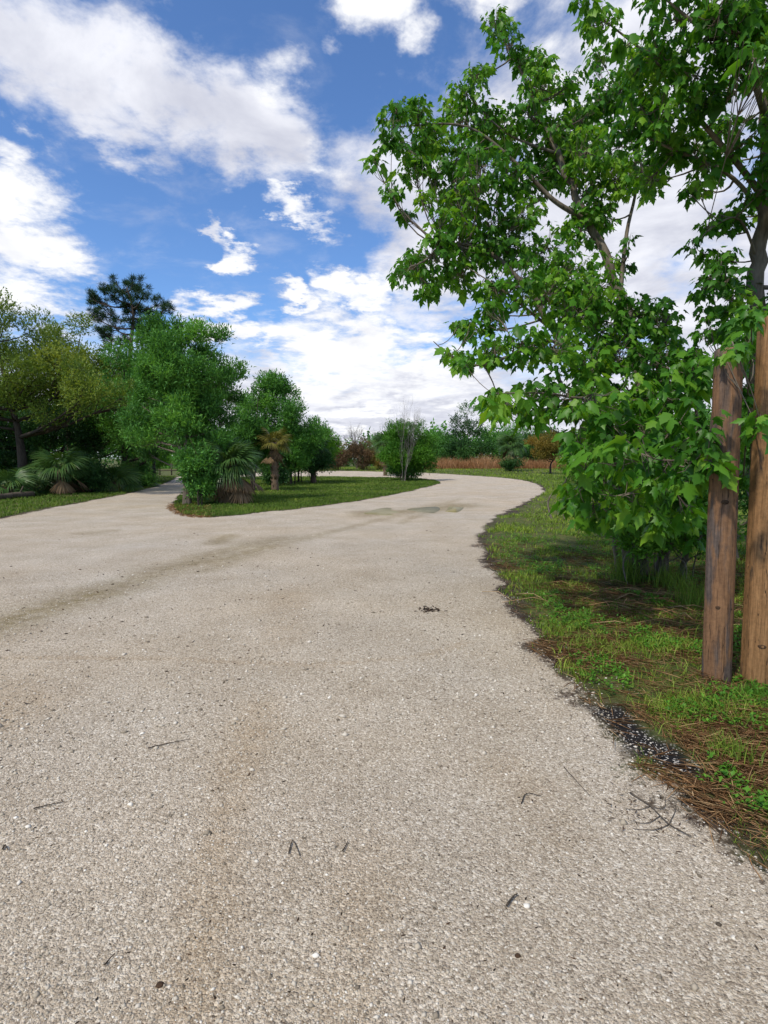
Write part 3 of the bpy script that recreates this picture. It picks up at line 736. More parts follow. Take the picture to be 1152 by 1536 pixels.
# ---- left wood
make_tree('broadleaf_tree', 'wide olive-yellow tree at the left edge of the picture, spring leaves thin on arching boughs', 'tree', (-17.5, 27.5),
          [rect_ell(-150, 450, 130, 640, 27), rect_ell(20, 500, 215, 650, 26)], M_oakyel, M_barkd, 60, (0.55, 1.0), 34000, 0.11, 0.36, 0.26, up=0.3, group='trees of the left wood')
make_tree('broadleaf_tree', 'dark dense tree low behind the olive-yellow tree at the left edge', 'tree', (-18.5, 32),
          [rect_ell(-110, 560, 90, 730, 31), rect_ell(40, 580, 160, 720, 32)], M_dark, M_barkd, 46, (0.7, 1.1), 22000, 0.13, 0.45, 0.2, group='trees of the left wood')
make_tree('broadleaf_tree', 'mid-green tree between the olive-yellow tree and the forked tree on the island, under the pine', 'tree', (-15.5, 34),
          [rect_ell(110, 500, 262, 690, 33), rect_ell(150, 540, 290, 700, 31)], M_green, M_barkd, 46, (0.6, 1.0), 22000, 0.12, 0.4, 0.2, group='trees of the left wood')
make_tree('broadleaf_tree', 'yellowish green tree rising just left of the pine trunk, behind the olive-yellow tree', 'tree', (-21, 38),
          [rect_ell(60, 470, 185, 680, 37), rect_ell(120, 490, 245, 690, 38)], M_oakyel, M_barkd, 46, (0.6, 1.0), 20000, 0.13, 0.4, 0.2, group='trees of the left wood', tintshift=-0.05)
make_tree('broadleaf_tree', 'deep green low tree hanging over the bend of the left track', 'tree', (-16.6, 41),
          [rect_ell(150, 600, 290, 705, 42)], M_green, M_barkd, 26, (0.8, 1.2), 12000, 0.15, 0.4, 0.15, group='trees of the left wood', tintshift=-0.1)
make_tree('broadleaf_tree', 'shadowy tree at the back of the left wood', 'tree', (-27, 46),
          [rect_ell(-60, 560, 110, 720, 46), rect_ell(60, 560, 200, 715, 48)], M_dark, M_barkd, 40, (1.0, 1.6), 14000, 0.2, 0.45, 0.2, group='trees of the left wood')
make_tree('shrub', 'bright leafy shrub at the inside of the left track beside the thin fence', 'shrub', G(232, 716)[:2],
          [rect_ell(205, 660, 262, 712, 48)], M_fresh, M_barkd, 16, (0.4, 0.7), 5000, 0.11, 0.4, 0.04, stems=3, limbs=False)
# low brush under the left wood
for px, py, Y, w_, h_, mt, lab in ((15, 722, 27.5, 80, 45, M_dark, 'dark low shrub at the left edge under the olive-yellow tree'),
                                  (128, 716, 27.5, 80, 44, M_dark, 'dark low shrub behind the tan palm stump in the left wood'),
                                  (200, 712, 33, 80, 44, M_green, 'green low shrub at the right end of the left wood edge')):
    make_tree('shrub', lab, 'shrub', at(px, py, Y)[:2], [rect_ell(px - w_ / 2, py - h_ / 2, px + w_ / 2, py + h_ / 2, Y)], mt, M_barkd, 12, (0.3, 0.55), 5200, 0.09, 0.4, 0.03, stems=3, group='low shrubs at the wood edge', limbs=False)

# pine: bare leaning trunk, tufts on limbs
def pine(label, base, Y, tufts, trunk_px):
    base = np.array((base[0], base[1], gz(base[0], base[1]))); root = thing('pine_tree', label, 'tree', base)
    tb = Buf(); lb = Buf()
    path = smooth_path([base - (0, 0, .2)] + [at(x, y, Y) for x, y in trunk_px], 6); r = np.linspace(0.22, 0.04, len(path)); tube(tb, path - base, r, 8)
    for x, y, rad in tufts:
        c = at(x, y, Y + rs.uniform(-2.0, 2.0)); R = rad * Y / FPX
        dd = np.linalg.norm(path - c, axis=1) + 3 * np.maximum(path[:, 2] - c[2] + 0.5, 0); q = path[np.argmin(dd)]
        pth = curve(q, c, (0, 0, -0.12 * np.linalg.norm(c - q)), 6); tube(tb, pth - base, np.linspace(0.07, 0.025, 6), 5)
        for _ in range(int(rad * 0.75)):
            e = c + rnorm(1)[0] * R * rs.uniform(0.2, 1.0) ** 0.6 * np.array((1, 1, 0.75)); tube(tb, curve(pth[4], e, (0, 0, -0.05), 3) - base, [0.022, 0.016, 0.01], 3, cap=False)
            n = 80; dr = unit(rnorm(n) + np.array((0, 0, 0.55))); L = rs.uniform(0.22, 0.40, n)
            inst(lb, LANCE_V, LANCE_F, np.repeat([e - base], n, 0) + rs.normal(0, 0.07, (n, 3)), frames(dr, rnorm(n)), np.stack((np.full(n, 0.026), L, L * 0.2), -1), np.clip(rs.normal(0.45, 0.2, n) + rs.normal(0, 0.15), 0, 1))
    link('trunk', tb.mesh('trunk', M_barkd, True), root); link('crown', lb.mesh('crown', M_pine), root)
pine('tall dark pine with tufted crown standing above the left wood', (-18.4, 40), 40,
     [(180, 432, 22), (200, 428, 20), (165, 440, 20), (215, 440, 16), (148, 450, 15), (135, 447, 11), (185, 455, 22), (205, 460, 20), (160, 468, 18), (142, 475, 12), (240, 455, 13), (250, 463, 10), (228, 470, 14), (196, 482, 18), (170, 490, 16), (160, 505, 12), (215, 495, 14), (235, 490, 10), (152, 494, 9), (188, 512, 12)],
     [(192, 600), (196, 520), (200, 470), (190, 430)])

# ---- island trees
make_tree('forked_tree', 'leafy forked tree with pale limbs at the near end of the grass island', 'tree', G(281, 757)[:2],
          [rect_ell(180, 545, 325, 705, 21), rect_ell(200, 472, 290, 600, 21.5), rect_ell(210, 485, 375, 640, 21.3), rect_ell(275, 560, 392, 712, 22), rect_ell(265, 600, 345, 735, 21)], M_green, M_bark, 96, (0.22, 0.55), 56000, 0.105, 0.30, 0.13, stems=2, up=0.5, tintshift=0.05, tintvar=0.25, stem_spread=0.3)
make_tree('shrub', 'glossy leafy shrub at the foot of the forked tree on the island', 'shrub', G(300, 760)[:2],
          [rect_ell(262, 660, 335, 756, 19.9), rect_ell(300, 690, 350, 758, 20.3)], M_green, M_barkd, 26, (0.18, 0.34), 9000, 0.085, 0.45, 0.025, stems=4, tintshift=-0.05)
palm('cabbage_palm', 'short fat cabbage palm with a skirt of brown dead fronds on the grass island', G(345, 756)[:2], 1.35, 0.36, 26, 26, 1.30, dead_L=1.35, low=-0.25)
make_tree('broadleaf_tree', 'rounded green tree behind the short palm on the island', 'tree', at(425, 700, 38)[:2],
          [rect_ell(358, 548, 455, 700, 38), rect_ell(395, 585, 492, 708, 37), rect_ell(340, 600, 400, 710, 36)], M_green, M_barkd, 60, (0.4, 0.85), 27000, 0.125, 0.38, 0.16, up=0.4)
make_tree('broadleaf_tree', 'low bushy tree filling the gap straight behind the short fat palm', 'tree', at(378, 712, 29)[:2],
          [rect_ell(335, 590, 402, 715, 29), rect_ell(362, 625, 424, 718, 30)], M_green, M_barkd, 34, (0.3, 0.6), 12000, 0.105, 0.36, 0.07, stems=3, up=0.4)
palm('cabbage_palm', 'cabbage palm with yellowing fronds and a hanging pale boot skirt behind the short palm', at(412, 700, 29)[:2], 2.45, 0.16, 14, 12, 1.05, meshes=FRONDS_Y, low=-0.35, dead_L=0.85)
make_tree('shrub', 'bright green bush on the island between the two cabbage palms', 'shrub', at(450, 716, 40)[:2],
          [rect_ell(420, 630, 512, 716, 40)], M_fresh, M_barkd, 34, (0.35, 0.7), 13000, 0.11, 0.4, 0.05, stems=4)
make_tree('shrub', 'small dark shrub with broad leaves on the island lawn right of the short palm', 'shrub', G(412, 728)[:2],
          [rect_ell(386, 676, 442, 728, 35)], M_dark, M_barkd, 18, (0.3, 0.5), 6500, 0.10, 0.5, 0.03, stems=4, tintshift=0.15)
palm('cabbage_palm', 'cabbage palm with rusty dead fronds half buried in the bright green bush', at(470, 716, 39)[:2], 2.3, 0.18, 20, 12, 1.5, low=-0.2)
make_tree('shrub', 'sloping green bush joining the rounded tree and the bright green bush on the island', 'shrub', at(436, 716, 37)[:2],
          [rect_ell(405, 610, 470, 718, 36.5)], M_green, M_barkd, 26, (0.35, 0.65), 9000, 0.11, 0.4, 0.05, stems=4, up=0.4)
make_tree('shrub', 'dark shrub under the rusty palm at the back of the island', 'shrub', at(470, 714, 38)[:2],
          [rect_ell(440, 672, 500, 718, 38.5)], M_dark, M_barkd, 16, (0.35, 0.6), 6000, 0.11, 0.45, 0.03, stems=3, limbs=False)
make_tree('shrub', 'round green bush at the right tip of the island, bare grey stems in front', 'shrub', G(612, 719)[:2],
          [rect_ell(560, 618, 655, 706, 44), rect_ell(590, 635, 668, 716, 44), rect_ell(562, 650, 620, 716, 43)], M_fresh, M_barkd, 54, (0.4, 0.8), 24000, 0.11, 0.38, 0.06, stems=5, tintshift=-0.12)
make_tree('shrub', 'low fringe of leafy shoots round the foot of the bare grey stems', 'shrub', G(606, 722)[:2],
          [rect_ell(570, 684, 650, 722, 45)], M_green, M_barkd, 20, (0.3, 0.5), 5500, 0.10, 0.4, 0.03, stems=4, limbs=False)
bare_tree('bare_tree', 'leafless pale grey many-stemmed tree on the right tip of the island', G(606, 723)[:2], 7.4, 0.50, 0.016, M_barkp, 4, 4, 4)
bare_tree('bare_tree', 'distant leafless tree showing over the brown brush in the middle of the picture', (-3.6, 82), 8.0, 0.9, 0.07, M_barkp, 8, 5, 2)
bare_tree('bare_tree', 'distant leafless tree just left of the round island bush', (-0.6, 88), 8.5, 0.9, 0.06, M_barkp, 18, 5, 2)
palm('cabbage_palm', 'dark cabbage palm behind the left side of the round island bush', at(578, 704, 58)[:2], 3.2, 0.2, 18, 10, 1.9, low=-0.4)
# brown brush across the loop
for px, w_, y0, mt, lab in ((505, 50, 662, M_brush, 'greyish brown brush left of the gap behind the loop road'), (545, 46, 652, M_brush, 'dark tangled brown brush under the distant leafless tree'), (690 - 112, 60, 668, M_rust, 'rusty olive brush behind the dark cabbage palm')):
    make_tree('brush', lab, 'brush', at(px, 705, 74)[:2], [rect_ell(px - w_ / 2, y0, px + w_ / 2, 708, 74)], mt, M_barkd, 20, (0.6, 1.1), 6000, 0.16, 0.3, 0.04, stems=5, group='dry brush beyond the loop road')

# ---- far right
for px, x0, x1, y0, Y, mt, nl, lab in ((700, 668, 732, 604, 98, M_dark, 9000, 'tall ragged dark tree above the red grass right of the round bush'),
                                     (742, 705, 790, 628, 100, M_green, 9000, 'green tree behind the far cabbage palm'),
                                     (665, 640, 700, 645, 102, M_green, 6000, 'low green tree between the round bush and the tall ragged tree'),
                                     (800, 775, 850, 640, 104, M_dark, 7000, 'dark tree behind the rusty yellow tree')):
    make_tree('broadleaf_tree', lab, 'tree', at(px, 702, Y)[:2], [rect_ell(x0, y0, x1, 672, Y), rect_ell(x0 - 10, 650, x1 + 10, 698, Y - 2)], mt, M_barkd, 34, (0.9, 1.6), nl, 0.22, 0.42, 0.16, group='trees behind the red grass', limbs=True)
palm('cabbage_palm', 'far cabbage palm standing in front of the red grass', at(765, 706, 70)[:2], 3.2, 0.24, 24, 12, 2.1, low=-0.45)
make_tree('small_tree', 'small rusty yellow tree with a thin dark trunk at the end of the red grass', 'tree', at(826, 704, 62)[:2],
          [rect_ell(788, 640, 856, 690, 62), rect_ell(800, 655, 850, 695, 61)], M_rust, M_barkd, 30, (0.45, 0.8), 10000, 0.13, 0.35, 0.12, up=0.3)
# low plants at the foot of the far palm
make_tree('shrub', 'dark clump of leaves at the foot of the far cabbage palm', 'shrub', at(768, 703, 69)[:2], [rect_ell(750, 680, 786, 706, 68.5)], M_dark, M_barkd, 10, (0.4, 0.7), 2500, 0.14, 0.4, 0.03, stems=3, limbs=False)

# distant wood as one mass round the view
fw = Buf(); cl = []
for q in range(420):
    a = math.radians(rs.uniform(-75, 75)); r = rs.uniform(112, 135)
    if -8 < math.degrees(a) < -3 and rs.rand() < 0.35: continue
    x, y = r * math.sin(a), r * math.cos(a); h = rs.uniform(1.0, 6.2) * (0.75 if -9 < math.degrees(a) < 4 else 1.0)
    rr = rs.uniform(1.3, 2.6); cl.append((np.array((x, y, h)), np.array((rr * 1.3, rr * 1.3, rr))))
crown_leaves(fw, cl, 60000, 0.62, 0.55, 0.1)
tag(link('distant_wood', fw.mesh('distant_wood', M_green)), kind='stuff')

# palmettos along the left wood
for px, py, th, nf, nde, L, lab in ((90, 742, 1.15, 14, 9, 1.5, 'palm with a tan leaning stump and dead fronds at the left wood edge'),
                                   (45, 742, 0.25, 12, 2, 1.5, 'low palmetto left of the tan palm stump'),
                                   (170, 738, 0.45, 14, 7, 1.4, 'palmetto with dead fronds right of the tan palm stump'),
                                   (205, 730, 0.3, 12, 3, 1.35, 'palmetto at the right end of the left wood edge'),
                                   (10, 745, 0.35, 12, 3, 1.4, 'palmetto at the far left edge by the fallen logs'),
                                   (120, 728, 0.9, 14, 3, 1.6, 'taller palmetto set back in the left wood shade')):
    palm('palmetto', lab, G(px, py)[:2], th, 0.16, nf, nde, L, low=-0.05, group='palmettos along the left wood', tilt=(0.12, 0))
# fallen logs by the left wood
def log(label, a, b_, r):
    a = np.array(a); b_ = np.array(b_); base = (a + b_) / 2; base[2] = gz(base[0], base[1]) + r * 0.8
    o = thing('fallen_log', label, 'log', base); bb = Buf(); d = (b_ - a) * np.array((1, 1, 0)); t = np.linspace(-0.5, 0.5, 9)[:, None]
    tube(bb, d * t + rs.normal(0, r * 0.12, (9, 3)), r * (1 + rs.normal(0, 0.08, 9)), 10); link('log', bb.mesh('log', M_log, True), o)
    bb = Buf(); tube(bb, [d * 0.2 + (0, 0, 0), d * 0.25 + (0.1, 0, r * 3)], [r * 0.35, r * 0.15], 5); link('branch_stub', bb.mesh('branch_stub', M_log), o)
log('dark fallen log lying in the grass at the left edge under the wood', G(-20, 752), G(48, 746), 0.13)
log('thin fallen log lying beside the tan palm stump', G(100, 741), G(150, 737), 0.07)
# rail fence far down the left track
def rail_fence():
    a = at(205, 712, 60); b_ = at(275, 712, 60); a[2] = gz(a[0], a[1]); o = thing('rail_fence', 'dark wooden rail fence far down the left track', 'fence', a)
    d = b_ - a; d[2] = 0
    for t in np.linspace(0, 1, 5):
        b = Buf(); tube(b, [d * t + (0, 0, -0.2), d * t + (0, 0, 1.3)], 0.07, 6); link('post', b.mesh('post', M_log), o)
    for h in (0.5, 1.1):
        b = Buf(); tube(b, [d * -0.02 + (0, -0.09, h), d * 1.02 + (0, -0.09, h)], 0.05, 6); link('rail', b.mesh('rail', M_log), o)
rail_fence()

# ---------------------------------------------------------------- posts
def wood_post(label, x, y, r, h, mat, lean, knots, seed):
    base = np.array((x, y, gz(x, y))); root = thing('wooden_post', label, 'post', base); R = np.random.RandomState(seed)
    n = 40; zs = np.concatenate(([-0.2, 0.0], np.linspace(0.03, h - 0.012, 40), [h])); k = len(zs); b = Buf()
    an = np.arange(n) * 2 * math.pi / n
    grain = sum(R.normal(0, 0.010) * np.cos(m * an + R.uniform(0, 6.28)) for m in range(2, 9))
    rows = []
    for z in zs:
        rr = r * (1.05 - 0.07 * max(z, 0) / h) * (1 + grain + 0.012 * np.sin(an * 3 + z * 2.1 + seed) + R.normal(0, 0.004, n))
        if z == h: rr = rr - 0.012
        rows.append(np.stack((rr * np.cos(an) + lean[0] * z / h, rr * np.sin(an) + lean[1] * z / h, np.full(n, z)), -1))
    V = np.concatenate(rows); i = np.arange(k - 1)[:, None] * n; j = np.arange(n)[None]; j2 = (j + 1) % n
    V = np.vstack((V, [[lean[0], lean[1], h + 0.002]]))
    kk = np.arange(n)
    b.add(V, [np.stack((i + j, i + j2, i + n + j2, i + n + j), -1).reshape(-1, 4), np.stack(((k - 1) * n + kk, (k - 1) * n + (kk + 1) % n, np.full(n, k * n)), -1)])
    link('shaft', b.mesh('shaft', mat, True), root)
    for a, z, s in knots:                                  # knots standing a little proud of the shaft
        a = math.radians(a); o = np.array((math.cos(a), math.sin(a), 0)); t = np.array((-math.sin(a), math.cos(a), 0)); q = Buf(); ring = []
        c = o * r * (1.068 - 0.07 * z / h) + np.array((lean[0] * z / h, lean[1] * z / h, z)); m = 14; aa = np.arange(m) * 2 * math.pi / m
        for f, out in ((1.25, -0.012), (0.8, 0.003), (0.35, 0.001)):
            ring.append(c + np.cos(aa)[:, None] * t * s * f * 1.15 + np.sin(aa)[:, None] * np.array((0, 0, 1)) * s * f * 0.8 + o * out)
        ring.append(np.array([c - o * 0.001])); VV = np.concatenate(ring); mm = np.arange(m); m2 = (mm + 1) % m
        q.add(VV, [np.stack((mm, m2, m + m2, m + mm), -1), np.stack((m + mm, m + m2, 2 * m + m2, 2 * m + mm), -1), np.stack((2 * m + mm, 2 * m + m2, np.full(m, 3 * m)), -1)])
        link('knot', q.mesh('knot', M_knot, True), root)
    return root
wood_post('slimmer round wooden post, weathered grey-brown, left of the pair beside the maple', 2.43, 4.02, 0.090, 2.36, M_postL, (-0.035, 0), [(-112, 1.30, 0.020), (-125, 0.55, 0.013)], 3)
wood_post('thicker round wooden post, warm orange-brown, right of the pair at the picture edge', 2.70, 3.95, 0.108, 2.57, M_postR, (-0.02, 0.02), [(-130, 1.74, 0.018), (-120, 0.30, 0.022)], 6)

# ---------------------------------------------------------------- maples beside the posts
half = [(0.12, -0.03), (0.31, 0.02), (0.27, 0.21), (0.53, 0.50), (0.28, 0.50), (0.25, 0.66), (0.11, 0.82)]
outl = [(0, 0.0)] + half + [(0, 1.05)] + [(-x, y) for x, y in half[::-1]]
MAP_V = np.array([(x, y, -0.22 * abs(x) - 0.20 * y * y + 0.02) for x, y in outl] + [(0, 0.36, 0.0)])
kk = np.arange(len(outl)); MAP_F = np.stack((np.full(len(outl), len(outl)), kk, (kk + 1) % len(outl)), -1)
def maple_leaf_mesh(t):
    b = Buf(); b.add(MAP_V, MAP_F, t); b.add([(-.012, 0, 0), (.012, 0, 0), (.008, -0.55, 0.1), (-.008, -0.55, 0.1)], np.array([(0, 1, 2, 3)]), t)
    return b.mesh('leaf', M_maple)
LEAVES = [maple_leaf_mesh(t) for t in (0.25, 0.45, 0.6, 0.75, 0.95)]
def maple(label, base, stems, limbs, clumps, n_single, seed, leaf=0.104):
    R = np.random.RandomState(seed)
    base = np.array((base[0], base[1], gz(base[0], base[1]))); root = thing('maple_tree', label, 'tree', base)
    nodes = []
    for off, path, r0, r1 in stems:
        P = smooth_path([base + np.array(off)] + [np.array(p) for p in path], 6)
        P[1:-1] += R.normal(0, 0.012, (len(P) - 2, 3)); rr = np.linspace(r0, r1, len(P)); rr[0] *= 1.3
        b = Buf(); tube(b, P - base, rr, 9); link('trunk', b.mesh('trunk', M_bark, True), root); nodes.append(np.column_stack((P, rr)))
    tb = Buf()
    for path, r0, r1 in limbs:
        P = smooth_path([np.array(p) for p in path], 6); rr = np.linspace(r0, r1, len(P)); tube(tb, P - base, rr, 6); nodes.append(np.column_stack((P, rr)))
    nodes = np.vstack(nodes)
    pos = []; dr = []; tn = []
    for c, rad in clumps:
        dd = np.linalg.norm(nodes[:, :3] - c, axis=1); dd = dd + 1.2 * np.maximum(nodes[:, 2] - c[2] + 0.25 * dd, 0); q = nodes[np.argmin(dd)]; L = np.linalg.norm(c - q[:3])
        P = curve(q[:3], c, np.array((R.normal(0, .06), R.normal(0, .06), -0.08)) * L, 6); r0 = min(q[3] * 0.7, 0.006 + 0.010 * L); tube(tb, P - base, np.linspace(r0, 0.004, 6), 5)
        ct = R.normal(0, 0.17); out = unit(c - q[:3])
        for _ in range(max(4, int((17 + 20 * sm(c[2], 1.8, 3.0)) * (rad / 0.3) ** 1.6))):
            v = unit(R.normal(0, 1, 3)) * rad * R.uniform(0.3, 1.0) ** 0.6; e = c + v
            tube(tb, curve(P[R.randint(3, 6)], e, (0, 0, -0.03), 3) - base, [0.0045, 0.0035, 0.002], 3, cap=False)
            o = unit(v + out * rad * 0.5); n = R.randint(4, 8)
            for j in range(n):
                a = j * 2.39996 + R.normal(0, 0.3); rd = np.array((math.cos(a), math.sin(a), 0))
                d = unit(rd * 0.9 + o * 0.35 + np.array((0, 0, -R.uniform(0.35, 1.6))))
                pos.append(e + rd * R.uniform(0.02, 0.07) + (0, 0, R.uniform(-0.05, 0.02))); dr.append(d); tn.append(ct + R.normal(0.47, 0.17))
    link('branches', tb.mesh('branches', M_bark, True), root)
    pos = np.array(pos); dr = np.array(dr); tn = np.clip(tn, 0, 1); N = len(pos)
    hint = unit(np.array((0, 0, 1.0)) + R.normal(0, 0.35, (N, 3))); sc = leaf * np.exp(R.normal(-0.03, 0.32, N)) * (0.66 + 0.34 * sm(pos[:, 2], 3.0, 1.6)) * (0.78 + 0.22 * sm(pos[:, 1], 3.6, 4.8))
    vis = sc / pos[:, 1]; order = np.argsort(-vis); big, rest = order[:n_single], order[n_single:]
    FR = frames(dr, hint)
    S3 = sc[:, None] * np.stack((R.uniform(0.72, 1.12, N), R.uniform(0.9, 1.1, N), R.uniform(0.2, 2.4, N)), -1)
    for i_ in big:
        o = link('leaf', LEAVES[int(np.clip(tn[i_] * 5, 0, 4))], root)
        o.matrix_basis = Matrix([[FR[i_][r][c] * S3[i_][c] for c in range(3)] + [pos[i_][r] - base[r]] for r in range(3)] + [[0, 0, 0, 1]])
    lb = Buf(); inst(lb, MAP_V, MAP_F, pos[rest] - base, FR[rest], S3[rest], tn[rest])
    tag(link('crown', lb.mesh('crown', M_maple), root), kind='stuff')
    return root
def crown_pts(lst, seed, back=1.1):
    R = np.random.RandomState(seed); out = []
    for x, y, r, Y in lst:
        out.append((at(x, y, Y + R.normal(0, 0.18)), r * 1.02 * Y / FPX))
        if y < 420 and R.rand() < 0.4: continue
        Y2 = Y + R.uniform(0.5, 1.0) * back; out.append((at(x + R.normal(0, 8), y + R.normal(0, 8), Y2), r * 0.85 * Y2 / FPX))
    return out
C1 = [(745, 30, 20, 7.6), (762, 62, 22, 7.6), (780, 88, 16, 7.6), (812, 100, 20, 7.6), (800, 135, 26, 7.5), (822, 128, 22, 7.5), (790, 168, 28, 7.4),
      (715, 112, 20, 7.2), (700, 140, 26, 7.2), (690, 172, 26, 7.2), (722, 182, 28, 7.2), (755, 190, 34, 7.3), (800, 200, 36, 7.4), (835, 190, 26, 7.4),
      (592, 162, 20, 6.8), (580, 208, 20, 6.8), (562, 242, 14, 6.8), (625, 172, 24, 6.8), (642, 202, 26, 6.8), (612, 222, 26, 6.8), (655, 212, 20, 6.9), (622, 252, 24, 6.8), (650, 250, 20, 6.8), (588, 288, 13, 6.8),
      (610, 320, 12, 6.8), (640, 296, 14, 6.8), (690, 230, 32, 7.0), (682, 270, 32, 7.0), (722, 250, 36, 7.0), (760, 250, 36, 7.1), (800, 260, 32, 7.2), (840, 245, 36, 7.3), (880, 225, 38, 7.3), (918, 215, 30, 7.3),
      (700, 312, 36, 6.9), (742, 312, 38, 6.9), (785, 315, 26, 7.0), (660, 340, 26, 6.7), (650, 380, 32, 6.6), (620, 400, 26, 6.6), (600, 412, 14, 6.6), (640, 425, 20, 6.6), (690, 368, 34, 6.7), (730, 372, 38, 6.7), (690, 405, 28, 6.7),
      (772, 362, 34, 6.8), (822, 372, 34, 6.8), (742, 430, 28, 6.5), (782, 420, 34, 6.5), (740, 468, 24, 6.3), (706, 492, 15, 6.2), (688, 486, 10, 6.2), (822, 440, 38, 6.3), (862, 400, 40, 6.5), (862, 460, 42, 6.2), (900, 432, 38, 6.3), (910, 482, 40, 6.1), (950, 465, 30, 6.2), (985, 472, 30, 6.2), (1004, 502, 24, 6.2),
      (700, 540, 14, 5.8), (672, 530, 9, 5.8), (740, 520, 24, 5.8), (782, 512, 30, 5.9), (830, 520, 36, 5.9), (880, 535, 40, 5.8), (930, 520, 40, 5.9), (980, 540, 34, 5.9), (735, 590, 20, 5.2), (692, 538, 9, 5.5), (762, 606, 28, 5.2), (800, 600, 34, 5.2), (842, 585, 40, 5.4), (890, 590, 42, 5.5), (940, 590, 42, 5.6), (990, 590, 40, 5.6), (1036, 572, 32, 5.4), (1050, 545, 24, 5.4), (1030, 535, 24, 5.6),
      (870, 640, 32, 5.3), (920, 640, 42, 5.2), (970, 640, 42, 5.2), (1020, 632, 38, 4.9), (1066, 640, 26, 4.3), (880, 690, 32, 4.8), (920, 682, 36, 4.6), (962, 680, 38, 4.4), (1000, 690, 38, 4.3), (1040, 690, 32, 4.1), (1066, 690, 20, 3.8), (868, 728, 28, 4.9), (910, 735, 36, 4.8), (950, 740, 32, 4.9), (1000, 735, 30, 4.7), (1046, 722, 24, 4.3),
      (930, 775, 24, 6.0), (972, 780, 22, 5.9), (1012, 785, 22, 6.0), (892, 768, 26, 5.6), (1048, 800, 22, 6.0), (860, 760, 18, 5.8), (846, 740, 20, 5.4), (920, 775, 22, 5.0), (1040, 770, 20, 5.2), (1000, 780, 20, 5.6),
      (872, 180, 34, 7.4), (902, 150, 30, 7.4), (930, 135, 26, 7.4), (878, 290, 36, 7.2), (920, 270, 34, 7.2), (962, 240, 32, 7.2), (870, 340, 34, 7.0), (905, 325, 24, 7.0), (925, 385, 12, 7.0), (942, 360, 10, 7.0), (850, 130, 14, 7.3), (862, 112, 12, 7.3), (895, 75, 16, 7.3)]
B1 = (3.55, 7.7)
pz = lambda x, y, Y: at(x, y, Y)
maple('leaning many-stemmed maple with big bright leaves, over the road verge left of the posts', B1,
      [((0, 0, -0.1), [pz(965, 720, 7.3), pz(962, 580, 7.0), pz(930, 440, 7.0), pz(880, 330, 7.2), pz(835, 230, 7.3), pz(795, 140, 7.5), pz(745, 30, 7.6)], 0.095, 0.010),
       ((-0.18, -0.1, -0.1), [pz(930, 730, 7.2), pz(890, 610, 6.9), pz(835, 500, 6.7), pz(770, 410, 6.7), pz(690, 365, 6.7), pz(615, 400, 6.6)], 0.075, 0.008),
       ((0.28, 0.05, -0.1), [pz(1008, 730, 7.2), pz(1000, 600, 6.9), pz(985, 520, 6.6), pz(1003, 470, 6.5)], 0.08, 0.030),
       ((0.45, -0.15, -0.1), [pz(1040, 760, 6.6), pz(1050, 660, 5.8), pz(1040, 560, 5.5)], 0.04, 0.008),
       ((-0.32, 0.1, -0.1), [pz(920, 770, 7.4), pz(905, 700, 6.6), pz(895, 660, 5.8)], 0.035, 0.008)],
      [([pz(880, 330, 7.2), pz(830, 300, 7.1), pz(780, 250, 7.1), pz(700, 190, 7.1), pz(590, 190, 6.9)], 0.035, 0.006),
       ([pz(930, 440, 7.0), pz(940, 350, 7.1), pz(955, 260, 7.2), pz(930, 140, 7.4)], 0.03, 0.006),
       ([pz(890, 560, 6.4), pz(830, 512, 6.0), pz(780, 528, 5.8), pz(715, 548, 5.8), pz(672, 530, 5.8), pz(650, 512, 5.8)], 0.022, 0.004),
       ([pz(962, 580, 7.0), pz(900, 600, 6.0), pz(820, 590, 5.3), pz(740, 590, 5.2)], 0.022, 0.004),
       ([pz(965, 700, 7.3), pz(960, 680, 5.6), pz(990, 690, 4.6), pz(1060, 690, 3.9)], 0.024, 0.004),
       ([pz(930, 730, 7.2), pz(900, 720, 5.8), pz(880, 735, 5.0)], 0.02, 0.004),
       ([pz(835, 500, 6.7), pz(760, 440, 6.4), pz(700, 400, 6.6)], 0.02, 0.004),
       ([pz(835, 230, 7.3), pz(760, 200, 7.2), pz(700, 140, 7.2)], 0.02, 0.004)],
      crown_pts(C1, 21), 300, 31)
